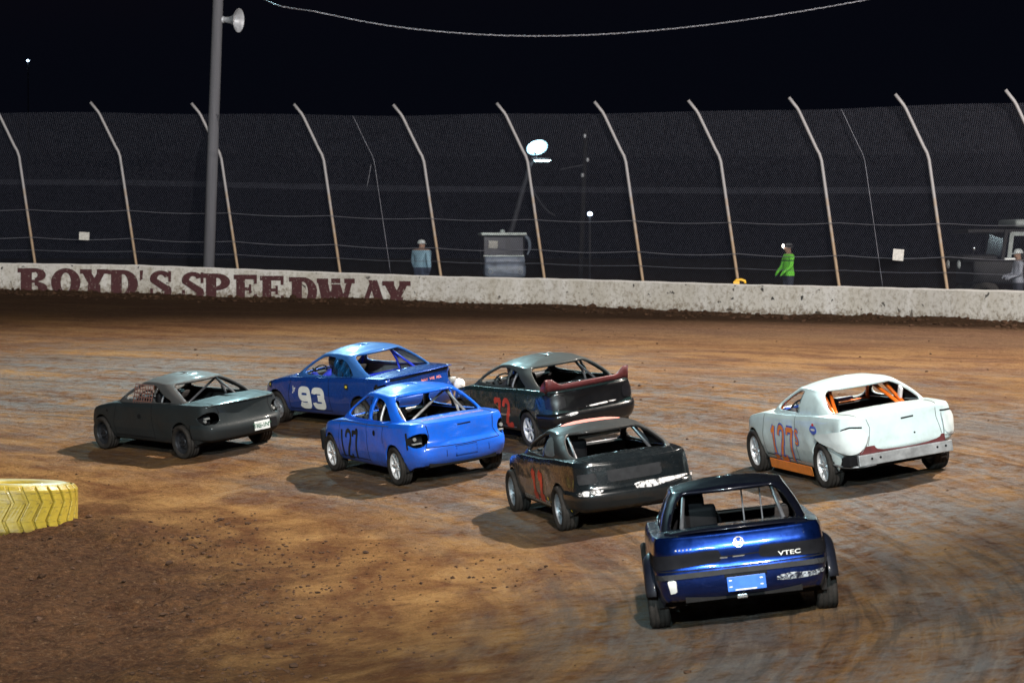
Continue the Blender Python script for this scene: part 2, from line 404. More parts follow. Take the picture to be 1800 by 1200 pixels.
hb = N.math('ADD', N.math('MULTIPLY', n_fs, .9), N.math('ADD', N.math('MULTIPLY', n_f, .55), N.math('MULTIPLY', N.noise(co, 30, 6, .7), .25)))
N.bump(hb, 1.0, .10); M['dirt'] = N.m
g = obj('dirt_ground', gv, gf, M['dirt'], smooth=True); tag(g, kind='structure')

# ------------------------------------------------------------------ concrete wall with painted letters
N = NT('whitewashed_concrete'); co = N.coord(); wsx = N.n('SeparateXYZ', i={0: co})
mp = N.n('Mapping', i={0: co}); mp.inputs['Scale'].default_value = (1, 1, .35)
n1 = N.noise(mp.outputs[0], 1.6, 7, .65); n2 = N.noise(co, 9, 6, .72); n3 = N.noise(co, 4.2, 3, .5, .3); n4 = N.noise(co, 26, 4, .6)
c = N.mix(N.ramp(n1, [(.35, 0.0), (.65, 1.0)]), (.52, .48, .42), (.66, .63, .60))
c = N.mix(N.ramp(n2, [(.47, 0.0), (.68, .80)]), c, (.24, .20, .14))
c = N.mix(N.ramp(n3, [(.66, 0.0), (.69, 1.0)]), c, (.035, .032, .03))
c = N.mix(N.ramp(n4, [(.66, 0.0), (.72, .9)]), c, (.06, .055, .05))
dr_ = N.n('Attribute', attribute_name='drop').outputs['Fac']
sp_ = N.math('ADD', N.math('MULTIPLY', dr_, .62), N.math('MULTIPLY', n2, .75)); c = N.mix(N.ramp(sp_, [(.70, 0.0), (.92, .85)]), c, (.13, .085, .045))
c = N.mix(N.ramp(N.noise(mp.outputs[0], .35, 4, .6), [(.45, 0.0), (.7, .45)]), c, (.30, .27, .24))
c = N.mix(N.ramp(dr_, [(.012, 1.0), (.05, 0.0)]), c, (.70, .66, .62))
N.set(Base_Color=c, Roughness=.85); N.bump(N.math('ADD', n2, n4), .4, .03); M['concrete'] = N.m
N = NT('maroon_wall_paint'); co = N.coord(); n4 = N.noise(co, 16, 5, .65); n2 = N.noise(co, 4, 5)
c = N.mix(n2, (.045, .013, .015), (.085, .024, .026)); c = N.mix(N.ramp(n4, [(.60, 0.0), (.68, 1.0)]), c, (.30, .26, .23))
N.set(Base_Color=c, Roughness=.75); M['wallpaint'] = N.m
angs = np.linspace(WANGs[0], WANGs[-1], 260); V = []; F = []
TH = .34
prof = [(0.0, -1.5), (0.0, -1.0), (0.0, -.8), (0.0, -.6), (0.0, -.4), (0.0, -.2), (0.0, -.03), (.03, 0.0), (TH - .03, 0.0), (TH, -.03), (TH, -1.5)]
for a in angs:
    zt = float(wtop(a)); jit = .012 * math.sin(a * 310) + .008 * math.sin(a * 771)
    for dr, dz in prof: V.append((CX + (RW + dr) * math.cos(a), CY + (RW + dr) * math.sin(a), zt + dz + (jit * .4 if dz > -.5 else 0)))
m = len(prof)
for i in range(len(angs) - 1):
    for k in range(m - 1): F.append((i * m + k, i * m + k + 1, (i + 1) * m + k + 1, (i + 1) * m + k))
wall = obj('concrete_wall', V, F, M['concrete'])
at_ = wall.data.attributes.new('drop', 'FLOAT', 'POINT'); at_.data.foreach_set('value', [-dz for _ in angs for _, dz in prof])
tag(wall, 'long low whitewashed concrete wall lettered in maroon along the far edge of the dirt track', 'wall')

def ring_arc(cx, cy, rx, ry, w, a0, a1, n=16, wy=None):
    """thick arc polygon strip -> list of quads in 2D"""
    wy = w if wy is None else wy; w *= 1.22; wy *= 1.2; Q = []
    for i in range(n):
        t0 = R(a0 + (a1 - a0) * i / n); t1 = R(a0 + (a1 - a0) * (i + 1) / n)
        p = lambda t, o: (cx + (rx - (w if o else 0)) * math.cos(t), cy + (ry - (wy if o else 0)) * math.sin(t))
        Q.append([p(t0, 0), p(t1, 0), p(t1, 1), p(t0, 1)])
    return Q
def rect(x0, y0, x1, y1): return [[(x0, y0), (x1, y0), (x1, y1), (x0, y1)]]
def bar(x0, y0, x1, y1, w):
    w *= 1.28; return [[(x0 - w / 2, y0), (x0 + w / 2, y0), (x1 + w / 2, y1), (x1 - w / 2, y1)]]
ST, SE = .36, .165           # stem width, serif height (letter box: width 1, height 1)
def letter(ch):
    if ch == 'B': return rect(.1, 0, .1 + ST, 1) + rect(0, 0, .55, SE) + rect(0, 1 - SE, .55, 1) + rect(.35, .46, .6, .58) + ring_arc(.55, .75, .36, .25, .22, -90, 90, 12, .12) + ring_arc(.55, .26, .42, .26, .25, -90, 90, 12, .13)
    if ch == 'O': return ring_arc(.5, .5, .5, .52, .27, 0, 360, 28, .14)
    if ch == 'Y': return bar(.5, 0, .5, .45, ST) + rect(.25, 0, .75, SE) + bar(.5, .40, .18, 1, .26) + bar(.5, .40, .82, 1, .22) + rect(0, 1 - SE, .42, 1) + rect(.60, 1 - SE, 1, 1)
    if ch == 'D': return rect(.1, 0, .1 + ST, 1) + rect(0, 0, .5, SE) + rect(0, 1 - SE, .5, 1) + ring_arc(.48, .5, .52, .5, .27, -90, 90, 16, .13)
    if ch == "'": return [[(.2, 1), (.8, 1), (.65, .68), (.2, .62)]]
    if ch == 'S': return ring_arc(.5, .72, .46, .30, .25, 20, 200, 14, .13) + ring_arc(.5, .28, .46, .30, .25, -160, 20, 14, .13) + [[(.04, .72), (.29, .72), (.96, .32), (.72, .26)], [(.06, .62), (.3, .75), (.95, .40), (.7, .24)]] + rect(.82, .62, .94, 1) + rect(.06, 0, .18, .38)
    if ch == 'P': return rect(.12, 0, .12 + ST, 1) + rect(0, 0, .55, SE) + rect(0, 1 - SE, .5, 1) + ring_arc(.5, .70, .46, .30, .26, -90, 90, 14, .13) + rect(.35, .40, .52, .53)
    if ch == 'E': return rect(.1, 0, .1 + ST, 1) + rect(0, 0, .95, SE) + rect(0, 1 - SE, .95, 1) + rect(.35, .44, .66, .56) + rect(.62, .34, .72, .66) + rect(.83, 0, .95, .32) + rect(.83, .68, .95, 1)
    if ch == 'W': return bar(.14, 1, .30, 0, .21) + bar(.30, 0, .5, .8, .13) + bar(.5, .8, .68, 0, .19) + bar(.68, 0, .88, 1, .12) + rect(0, 1 - SE, .3, 1) + rect(.38, 1 - SE, .62, 1) + rect(.72, 1 - SE, 1, 1)
    if ch == 'A': return bar(.14, 0, .5, 1, .14) + bar(.5, 1, .84, 0, .26) + rect(.28, .26, .72, .38) + rect(0, 0, .32, SE) + rect(.62, 0, 1, SE)
WORD = [('B', 31, 86), ('O', 90, 142), ('Y', 141, 190), ('D', 190, 243), ("'", 244, 254), ('S', 262, 304), ('S', 318, 361), ('P', 356, 407), ('E', 411, 454), ('E', 457, 501), ('D', 508, 558), ('W', 557, 624), ('A', 632, 679), ('Y', 672, 722)]
for ch, p0, p1 in WORD:
    a0, a1 = wall_ang(p0), wall_ang(p1); V = []; F = []; zt = float(wtop((a0 + a1) / 2)); top = zt - .135 - .045 * p0 / 700; H = .80
    for li, q in enumerate(letter(ch)):
        # split long quads so that they follow the curved wall
        b = len(V)
        for (x, y) in q:
            a = a0 + (a1 - a0) * x; rad = RW - .004 - .0004 * li
            V.append((CX + rad * math.cos(a), CY + rad * math.sin(a), top - H + y * H))
        F.append(tuple(range(b, b + 4)))
    obj('painted_letter', V, F, M['wallpaint'], wall)

# ------------------------------------------------------------------ catch fence
N = NT('galvanised_rusty_pipe'); co = N.coord('Object'); z = N.n('SeparateXYZ', i={0: co}).outputs[2]
n1 = N.noise(co, 3.5, 6, .7)
rust = N.ramp(N.math('ADD', N.math('MULTIPLY', z, -.22), N.math('ADD', n1, .05)), [(.02, 0.0), (.35, 1.0)])
N.set(Base_Color=N.mix(N.math('MULTIPLY', rust, .75), (.30, .285, .29), (.30, .185, .085)), Roughness=.6, Metallic=.15); M['post'] = N.m
M['wire'] = simple('galvanised_wire', (.078, .081, .105), .6, .2)
M['cable'] = simple('steel_cable', (.20, .20, .23), .5, .4)
fence = thing('chain_link_fence', 'tall chain-link catch fence with bent pipe posts standing behind the concrete wall', 'fence', (0, 0, 0))
PROF = [(.07, .0, -.5), (0, 0, 0), (-.46, -.02, 3.16), (-.515, -.03, 3.33), (-.60, -.04, 3.48), (-1.03, -.08, 4.38), (-1.09, -.09, 4.48), (-1.30, -.12, 4.74)]
RF = RW + TH + .62
posts_px = [-290, -115, 62, 240, 418, 598, 775, 957, 1130, 1298, 1475, 1665, 1862, 2065, 2270]
def fbase(px):
    x, y = wall_xy(px, RF); a = math.atan2(y - CY, x - CX); return x, y, float(wtop(a)) - .03, a
for k, px in enumerate(posts_px):
    x, y, z, a = fbase(px); kk = 1 + .012 * math.sin(k * 2.3)
    P = [(dx * kk, dy, dz) for dx, dy, dz in PROF]
    po = MB().tube([tuple(p) for p in P], .043, 8).build('post', M['post'], fence, True)
    po.location = (x, y, z)
# mesh surface: position along (px interpolated) and height along the post profile
pv = np.array(PROF); vl = np.r_[0, np.cumsum(np.linalg.norm(np.diff(pv[1:], axis=0), axis=1))]
FX = np.array([fbase(p) for p in posts_px]); FL = np.r_[0, np.cumsum(np.hypot(np.diff(FX[:, 0]), np.diff(FX[:, 1])))]
def fsurf(s, v, out=.055):
    x = np.interp(s, FL, FX[:, 0]); y = np.interp(s, FL, FX[:, 1]); z = np.interp(s, FL, FX[:, 2])
    dx = np.interp(v, vl, pv[1:, 0]); dy = np.interp(v, vl, pv[1:, 1]); dz = np.interp(v, vl, pv[1:, 2])
    n = fbm(s * .35, v * .5, 2) * .10
    return np.stack([x + dx, y + dy + out + n, z + dz], -1)
def mesh_roll(v0, v1, pitch, rad, sag):
    V = []; F = []; Hh = v1 - v0; S = FL[-1]; nseg = 7
    k = np.arange(-int(Hh / pitch * .8) - 1, int(S / pitch) + 1)
    for sgn in (1, -1):
        for kk in k:
            s0 = kk * pitch
            t = np.linspace(0, 1, nseg + 1); s = s0 + t * Hh * .75 if sgn > 0 else s0 + (1 - t) * Hh * .75
            if s.max() > S or s.min() < 0: continue
            top = v1 + sag * np.sin(s * .9) * t
            P = fsurf(s, v0 + t * (top - v0)); b = len(V)
            for p in P:
                V += [(p[0], p[1] - rad, p[2] + rad), (p[0] + rad, p[1] + rad * .5, p[2]), (p[0] - rad, p[1] + rad * .5, p[2] - rad * .5)]
            for i in range(nseg):
                for q in range(3): F.append((b + i * 3 + q, b + i * 3 + (q + 1) % 3, b + i * 3 + 3 + (q + 1) % 3, b + i * 3 + 3 + q))
    o = obj('mesh_roll', V, F, M['wire'], fence); o['kind'] = 'stuff'
mesh_roll(.03, 2.52, .065, .0032, 0.0)
mesh_roll(2.36, 4.62, .065, .0034, .02)
for v, rad, sg in ((1.62, .009, .05), (.80, .010, .06), (.42, .007, .03)):
    s = np.linspace(0, FL[-1], 180); span = FL[-1] / 14
    P = fsurf(s, v - sg * np.abs(np.sin(s / span * math.pi)), -.06)
    MB().tube([tuple(p) for p in P], rad, 5).build('cable', M['cable'], fence, True)
for px in (638, 1503):                               # lacing wire where two lengths of mesh meet
    s = np.interp(px + 50, posts_px, FL); v = np.linspace(.05, 4.6, 24)
    P = fsurf(np.full(24, s), v, -.02); MB().tube([tuple(p) for p in P], .007, 5).build('lacing_wire', M['cable'], fence, True)
# loose branch-like wire end caught in the mesh
s = float(np.interp(668, posts_px, FL)); P = [fsurf(np.array([s + .05 * i]), np.array([2.45 + .13 * i]))[0] for i in range(6)]
MB().tube([tuple(p) for p in P], .010, 5).build('loose_wire', M['cable'], fence, True)
M['paper'] = simple('weathered_sign_board', (.45, .43, .40), .7, 0, .3, 20)
def sign(px, py, wpx, hpx, tilt, label):
    x, y, z, a = fbase(px); s = float(np.interp(px, posts_px, FL)); P = unproj(px, py, y - .30); sc = FPX / y
    b = MB().box((0, 0, 0), (wpx / sc, .012, hpx / sc), None, .004).build('board', M['paper'])
    t = thing('small_sign', label, 'sign', tuple(P)); b.parent = t; b.rotation_euler = (0, tilt, 0)
    MB().tube([(-wpx / sc * .3, -.01, hpx / sc * .42), (-wpx / sc * .3, .2, hpx / sc * .45)], .006, 5).build('wire_tie', M['cable'], t)
    MB().tube([(wpx / sc * .3, -.01, hpx / sc * .42), (wpx / sc * .3, .2, hpx / sc * .45)], .006, 5).build('wire_tie', M['cable'], t)
sign(148, 415, 18, 14, .05, 'small pale rectangular sign wired to the fence above the first painted word')
sign(1579, 448, 19, 20, .08, 'small pale square sign wired to the fence beside a thin vertical lacing wire')
# yellow clamp on top of the wall at a post foot
x, y = wall_xy(1301, RW + .17); a = math.atan2(y - CY, x - CX); zt = float(wtop(a))
M['yellow'] = simple('yellow_enamel', (.75, .42, .03), .5, 0, .2)
t = thing('yellow_clamp', 'small yellow clamp lying on top of the concrete wall', 'clamp', (x, y, zt))
MB().tube([(-.14, 0, .05), (-.10, 0, .10), (.02, 0, .115), (.12, 0, .08), (.13, 0, .02)], .035, 8).build('jaw', M['yellow'], t, True)
MB().box((-.10, 0, .035), (.16, .10, .07), None, .015).build('foot', M['yellow'], t)

# ------------------------------------------------------------------ timber pole, horn speaker, overhead cable
M['wood'] = simple('weathered_pole_timber', (.22, .205, .215), .85, 0, .3, 5, bump=.3)
N = NT('pole_timber'); mp = N.n('Mapping', i={0: N.coord()}); mp.inputs['Scale'].default_value = (6, 6, .35)
n1 = N.noise(mp.outputs[0], 3, 7, .7); N.set(Base_Color=N.mix(n1, (.070, .070, .080), (.140, .138, .155)), Roughness=.9); N.bump(n1, .4, .02); M['wood'] = N.m
xb, yb = wall_xy(365, RW + TH + .19); zb = wz(365, WTOP) - .9
pt = unproj(384.5 + 10.5, -340, yb)
pole = thing('utility_pole', 'tall grey timber utility pole rising just behind the lettered wall', 'pole', (xb, yb, zb))
MB().tube([(0, 0, 0), ((pt[0] - xb) * .3, 0, (pt[2] - zb) * .3), ((pt[0] - xb) * .65, 0, (pt[2] - zb) * .65), (pt[0] - xb, 0, pt[2] - zb)], [.165, .160, .150, .145], 14).build('shaft', M['wood'], pole, True)
ph = unproj(392, 35, yb)
M['hornpaint'] = simple('horn_grey_enamel', (.42, .43, .46), .45, .2)
horn = thing('horn_loudspeaker', 'round grey horn loudspeaker bolted high on the timber pole', 'loudspeaker', tuple(ph))
hq = empty_part('bell', horn); hq.scale = (1.15, 1.15, 1.15); prof = [(0, .05), (.02, .07), (.10, .075), (.20, .09), (.30, .13), (.38, .20), (.43, .29), (.445, .30), (.435, .29), (.36, .19), (.26, .11), (.12, .06)]
bell = MB().lathe(prof, 24, 'x').build('flare', M['hornpaint'], hq, True); MB().lathe([(-.10, 0), (-.10, .085), (.03, .085), (.06, .05)], 16, 'x').build('driver_housing', M['hornpaint'], hq, True)
MB().lathe([(.05, .03), (.27, .05), (.30, .03), (.31, 0)], 14, 'x').build('phase_plug', M['hornpaint'], hq, True)
hq.rotation_euler = (0, R(4), R(-22)); MB().box((-.05, .03, -.02), (.30, .05, .05)).build('bracket', M['hornpaint'], horn)
# twisted cable bundle
M['cablebright'] = simple('stranded_aluminium', (.30, .30, .33), .4, .6)
A = [unproj(380, -70, yb - .1)] + [unproj(px, py, 74) for px, py in ((465, 0), (560, 22), (680, 45), (800, 58), (920, 63.5), (1050, 61), (1180, 51), (1320, 34), (1480, 8), (1620, -20), (1800, -62))]
P = resample(catmull(A, 12), .045); V1 = []; oc = thing('overhead_cable', 'sagging twisted overhead cable strung across the night sky', 'cable', (0, 0, 0))
for ph_ in range(3):
    Q = [(p[0], p[1] + .013 * math.cos(i * .38 + ph_ * 2.1), p[2] + .013 * math.sin(i * .38 + ph_ * 2.1)) for i, p in enumerate(P)]
    MB().tube(Q, .0055, 5).build('strand', M['cablebright'] if ph_ else M['cable'], oc, True)
#@@PART2
# ------------------------------------------------------------------ cars
FWD = .17                                           # seat and wheel sit this far ahead of the middle
class Car:
    D = dict(wb=2.64, tr=1.48, W=.845, xf=2.12, xr=-2.17, zsh=[(-2.3, .92), (-1.9, .93), (-1.2, .93), (-.3, .89), (.9, .86), (1.5, .77), (1.95, .66), (2.2, .58)],
             zb=.23, zbr=.30, crown=.035, side=[(0, .08), (.12, .035), (.35, .004), (.55, 0), (.62, .004), (.8, .012), (.94, .025), (1, .055)],
             rear=[(0, .13), (.10, .05), (.25, .0), (.40, .0), (.48, .025), (.75, .05), (.965, .062), (1, .078)], front=[(0, .15), (.2, .03), (.5, 0), (.8, .05), (1, .16)],
             rcorner=1.0, gb=(-1.43, 1.17), gt=(-.70, .30), yb=.735, yt=.555, zr=1.265, rcr=.05, bulge=.025, arch=.335, wr=.30, ww=.19,
             dlo=None, pillars=(), stop=None, rw=(.05, .025, .0), ws=(.07, .07, .02), damage=.008, seed=1, holes=())
    def __init__(s, key, name, label, mats, **k):
        p = dict(Car.D); p.update(k); s.p = p; s.mat = mats; s.key = key
        x, y, ps = CARPOS[key]; e = .8
        gx = (poly(x + e, y) - poly(x - e, y)) / (2 * e); gy = (poly(x, y + e) - poly(x, y - e)) / (2 * e)
        ps += k.get('dpsi', 0)
        fw = Vector((-math.sin(ps), math.cos(ps), 0)); lf = Vector((-math.cos(ps), -math.sin(ps), 0))
        F = Vector((fw.x, fw.y, gx * fw.x + gy * fw.y)).normalized(); L = Vector((lf.x, lf.y, gx * lf.x + gy * lf.y)); U = F.cross(L).normalized(); L = U.cross(F)
        o = Vector((x, y, poly(x, y) - .012)) + F * k.get('dx', 0) + L * k.get('dy', 0) + U * k.get('dz', 0)
        s.mw = Matrix(((F.x, L.x, U.x, o.x), (F.y, L.y, U.y, o.y), (F.z, L.z, U.z, o.z), (0, 0, 0, 1)))
        s.root = thing(name, label, 'race car', group=None, mat=s.mw)
        s.seq = 0
        s.lower(); s.upper(); s.inside(); s.seams()
    # ---- outline
    def outline(s):
        p = s.p; W = p['W']; xr, xf = p['xr'], p['xf']; c = p['rcorner']
        H = [(xr, 0), (xr + .008, .28), (xr + .035, .50), (xr + .09 * c, .655), (xr + .19 * c, .745), (xr + .36 * c, .80), (xr + .75, W * .985), (-.5, W), (.5, W), (1.25, W * .99), (xf - .55, W * .94), (xf - .26, W * .80), (xf - .09, W * .55), (xf - .02, W * .28), (xf, 0)]
        H[1:6] = [(a, b * W / .845) for a, b in H[1:6]]
        C = resample(catmull(H, 14), .036)
        full = np.concatenate([C, (C * [1, -1])[-2:0:-1]])
        t = np.roll(full, -1, 0) - np.roll(full, 1, 0); t /= np.linalg.norm(t, axis=1)[:, None]
        n = np.stack([t[:, 1], -t[:, 0]], 1)
        if n[0, 0] > 0: n = -n
        return full, n
    def zshf(s, x): q = np.array(s.p['zsh']); return np.interp(x, q[:, 0], q[:, 1])
    def zsm(s, x): return (s.zshf(x - .12) + s.zshf(x) + s.zshf(x + .12)) / 3
    def prof(s, v):
        f = lambda k: np.interp(v, *np.array(s.p[k]).T)
        fs = lambda k: (lambda a: np.array([a[0](max(v - .03, 0)), a[0](v), a[0](min(v + .03, 1))]).mean())([lambda q, k=k: np.interp(q, *np.array(s.p[k]).T)])
        return (fs('side') if v < 1 else f('side')) * (1 - s.wR - s.wF) + (fs('rear') if v < 1 else f('rear')) * s.wR + f('front') * s.wF
    def row(s, v):
        ins = s.prof(v); z = s.zbv + (s.zs - s.zbv) * v
        return np.stack([s.ol[:, 0] - s.on[:, 0] * ins, s.ol[:, 1] - s.on[:, 1] * ins, z], 1)
    def lower(s):
        p = s.p; s.ol, s.on = s.outline(); ol = s.ol
        s.wR = smooth01(.25, .85, -s.on[:, 0]); s.wF = smooth01(.25, .85, s.on[:, 0])
        s.zs = s.zsm(ol[:, 0]); s.zbv = p['zb'] + (p['zbr'] - p['zb']) * smooth01(-p['wb'] / 2 - .3, p['xr'] + .25, ol[:, 0])
        rows = [s.row(v) for v in np.r_[np.linspace(0, .88, 23), .91, .935, .955, .97, .98, .99, 1.0]]
        e = rows[-1]; spx = np.clip(ol[:, 0], p['xr'] + .6, p['xf'] - .8)
        nside = len(rows)
        for t in (.012, .03, .06, .11, .18, .27, .38, .5, .64, .8, 1.0):
            x = e[:, 0] * (1 - t) + spx * t; y = e[:, 1] * (1 - t)
            z = s.zsm(x) + (e[:, 2] - s.zsm(e[:, 0])) * (1 - t) + p['crown'] * (1 - (1 - t) ** 2.2)
            rows.append(np.stack([x, y, z], 1))
        P = np.stack(rows, 1)                        # (n, rows, 3)
        rs = np.random.RandomState(p['seed'])
        o1, o2 = rs.rand(2) * 90
        n1 = fbm(P[..., 0] * 1.6 + o1 + P[..., 1] * .7, P[..., 2] * 2.2 + o2 + P[..., 1] * .8, 4) * p['damage'] * 4
        P = P - n1[..., None] * np.concatenate([np.repeat(s.on[:, None, :], P.shape[1], 1), np.full(P.shape[:2] + (1,), .2)], -1)
        # knocks from other cars: shallow pushed-in dents on tail and flanks
        for _ in range(p.get('ndent', 9)):
            if rs.rand() < .55: cc = np.array([p['xr'], rs.uniform(-.75, .75), rs.uniform(.38, .85)])
            else: cc = np.array([rs.uniform(-2.0, 1.6), rs.choice([-1, 1]) * p['W'], rs.uniform(.35, .8)])
            rad = rs.uniform(.10, .26); dep = rs.uniform(.010, .030) * p.get('dentk', 1.0)
            g_ = dep * np.exp(-(((P - cc) ** 2) / (rad * np.array([1, 1, .7])) ** 2).sum(-1))
            P = P - np.concatenate([g_[..., None] * np.repeat(s.on[:, None, :], P.shape[1], 1), np.zeros(P.shape[:2] + (1,))], -1)
        f = np.full(P.shape[:2], 1.0); X, Yv, Zv = P[..., 0], P[..., 1], P[..., 2]
        sidem = np.arange(P.shape[1])[None, :] < nside - 2
        for sx in (1, -1):
            d = np.hypot(X - sx * p['wb'] / 2, Zv - p['wr']) - p['arch']
            f = np.where(sidem & (np.abs(s.on[:, 1])[:, None] > .25), np.minimum(f, d), f)
        flat = lambda a: a.reshape(-1)
        deck = np.arange(P.shape[1])[None, :] >= nside - 1
        gb = p['gb']; cab = sd_rbox(X, Yv, (gb[0] + gb[1]) / 2, 0, (gb[1] - gb[0]) / 2 - .09, p['yb'] - .055, .12)
        f = np.where(deck, np.minimum(f, cab), f)
        for kind, polyg in p['holes']:                # openings in the tail: ('B', polygon in (y,z))
            d = sd_poly(np.stack([flat(Yv), flat(Zv)], 1), chaikin(polyg, 2)).reshape(f.shape)
            f = np.where((s.on[:, 0] < -.12)[:, None] & (np.arange(P.shape[1])[None, :] < nside + 1), np.minimum(f, d), f)
        V, F = clip_grid(P, f, True); s.bv = (V, F)
        s.body = obj('body', V, F, [s.mat['paint'], s.mat['inner']], s.root, True)
        md = s.body.modifiers.new('thickness', 'SOLIDIFY'); md.thickness = .014; md.offset = -1; md.material_offset = 1; md.use_flip_normals = False
        s.fixn(s.body, (0, 0, .5))
        s.bvh = BVHTree.FromPolygons([Vector(v) for v in V], [list(q) for q in F])
    def fixn(s, o, c):
        bm = bmesh.new(); bm.from_mesh(o.data); bm.normal_update()
        k = sum(1 if (fc.calc_center_median() - Vector(c)).dot(fc.normal) > 0 else -1 for fc in bm.faces)
        if k < 0: bmesh.ops.reverse_faces(bm, faces=bm.faces[:])
        bm.to_mesh(o.data); bm.free()
    def deckz(s, x, y):
        t = np.clip((s.p['W'] - .06 - np.abs(y)) / s.p['W'], 0, 1); return s.zsm(x) + s.p['crown'] * (1 - (1 - t) ** 2.2)
    def upper(s):
        p = s.p; rb, fb = p['gb']; rt, ft = p['gt']; yb, yt = p['yb'], p['yt']
        cnt = [5, 5, 5, 12, 12, 12, 6, 5, 5]
        B = [(rb, 0), (rb + .015, yb * .45), (rb + .05, yb * .82), (rb + .19, yb * .97), (rb + .62, yb * 1.0), (.05, yb * 1.005), (fb - .36, yb * .985), (fb - .20, yb * .86), (fb - .05, yb * .45), (fb, 0)]
        T = [(rt, 0), (rt + .012, yt * .45), (rt + .04, yt * .84), (rt + .13, yt * .98), (rt + .36, yt * 1.0), (ft - .34, yt * 1.01), (ft - .15, yt * .97), (ft - .06, yt * .84), (ft - .015, yt * .45), (ft, 0)]
        hb = catmull(B, cnt); ht = catmull(T, cnt); n = len(hb); span = np.concatenate([[i] * c for i, c in enumerate(cnt)] + [[8]])
        full = lambda h: np.concatenate([h, (h * [1, -1])[-2:0:-1]]); spf = np.concatenate([span, span[-2:0:-1]])
        b2, t2 = full(hb), full(ht); zb = s.deckz(b2[:, 0], b2[:, 1]) - .012
        zt = p['zr'] - .045 * smooth01(.1, .62, b2[:, 0] * 0 + (t2[:, 0] - (rt + ft) / 2)) - .025 * smooth01(.0, .5, (rt + ft) / 2 - t2[:, 0])
        zt = zt - .035 * np.abs(t2[:, 1] / yt) ** 2
        ctr = (t2 + [[0, 0]]) * 1.0; cx = np.clip(t2[:, 0], rt + .4, ft - .4)
        A0 = np.c_[b2, zb]; A1 = np.c_[t2, zt]
        dirn = np.stack([b2[:, 0] - (rb + fb) / 2, b2[:, 1] * 2.2], 1); dirn /= np.linalg.norm(dirn, axis=1)[:, None]
        K = [A0]
        for w_ in (.33, .66, .90):
            q = A0 * (1 - w_) + A1 * w_; q[:, :2] += dirn * p['bulge'] * math.sin(math.pi * min(w_, .97)) * 1.6; K.append(q)
        K.append(A1)
        for t in (.10, .3, .62, 1.0):
            x = t2[:, 0] * (1 - t) + cx * t; y = t2[:, 1] * (1 - t)
            tt = 1 - (1 - t) ** 2
            zc = p['zr'] + p['rcr'] - .05 * np.abs((x - (rt + ft) / 2) / ((ft - rt) / 2)) ** 2.4 * .9
            K.append(np.c_[x, y, zt + (zc - zt) * tt])
        K = np.stack(K, 0); rows = catmull(K.reshape(len(K), -1), [5, 5, 5, 4, 3, 3, 3, 2]).reshape(-1, len(b2), 3)
        P = rows.transpose(1, 0, 2); nw = 19
        rs = np.random.RandomState(p['seed'] + 5); o1, o2 = rs.rand(2) * 90
        P = P + (fbm(P[..., 0] * 2 + o1, P[..., 1] * 2 + P[..., 2] * 2 + o2, 3) * p['damage'] * 3)[..., None] * np.array([0, .4, 1])
        f = np.full(P.shape[:2], 1.0); X, Yv, Zv = P[..., 0], P[..., 1], P[..., 2]; rowi = np.arange(P.shape[1])[None, :]
        low = rowi <= nw
        # side glass openings
        dl = p['dlo'] or s.dlo()
        d = sd_poly(np.stack([X.ravel(), Zv.ravel()], 1), chaikin(dl, 2)).reshape(f.shape)
        for xp, hw, rk in p['pillars']:
            d = np.maximum(d, hw - np.abs(X - xp - rk * (Zv - .9)))
        if p['stop'] is not None: d = np.maximum(d, p['stop'] - X)
        isside = ((spf >= 2) & (spf <= 6))[:, None]
        f = np.where(isside & low, np.minimum(f, d), f)
        # rear window and windscreen
        mR, mT, mB = p['rw']
        def openg(rngs, mS, mT, mB):
            idx = np.isin(spf, rngs)
            ymax = np.max(np.where(idx[:, None], np.abs(Yv), 0), 0)   # edge of the rear face in each row
            z0 = zb[idx].mean() + mB; z1 = zt[idx].mean() + .012 - mT
            hw = ymax[None, :] - mS
            qu = np.abs(Yv) - hw + .07; qv = np.abs(Zv - (z0 + z1) / 2) - (z1 - z0) / 2 + .07
            dd = np.hypot(np.maximum(qu, 0), np.maximum(qv, 0)) + np.minimum(np.maximum(qu, qv), 0) - .07
            return np.where(idx[:, None] & low, dd, 1.0)
        f = np.minimum(f, openg([0, 1, 2], mR, mT, mB)); f = np.minimum(f, openg([7, 8, 6], *p['ws']))
        V, F = clip_grid(P, f, True); s.gv = (V, F)
        s.roof = obj('roof', V, F, [s.mat['roof'] if 'roof' in s.mat else s.mat['paint'], s.mat['inner']], s.root, True)
        md = s.roof.modifiers.new('thickness', 'SOLIDIFY'); md.thickness = .032; md.offset = -1; md.material_offset = 1
        s.fixn(s.roof, (-.2, 0, .9)); s.roof['label'] = 'roof shell with open window pillars'
        s.gbvh = BVHTree.FromPolygons([Vector(v) for v in V], [list(q) for q in F])
    def dlo(s):
        p = s.p; rb, fb = p['gb']; rt, ft = p['gt']; zt = p['zr'] - .075; z0 = s.p['zsh'][3][1] + .035
        return [(fb - .40, z0), (ft - .02, zt - .05), (ft - .22, zt), (-.25, zt + .005), (rt + .30, zt - .03), (rt + .05, zt - .14), (rb + .46, z0 + .04), (rb + .50, z0), (0, z0 - .01)]
    # ---- drawing on the surface
    def cast(s, a, b, view):
        if view == 'L': o, d = Vector((a, 3, b)), Vector((0, -1, 0))
        elif view == 'B': o, d = Vector((-6, a, b)), Vector((1, 0, 0))
        else: o, d = Vector((a, b, 4)), Vector((0, 0, -1))
        best = None
        for t in (s.bvh, s.gbvh):
            h = t.ray_cast(o, d, 9)
            if h[0] is not None and (best is None or h[3] < best[3]): best = h
        if best is None: return None
        n = best[1]; n = -n if n.dot(d) > 0 else n
        return best[0], n
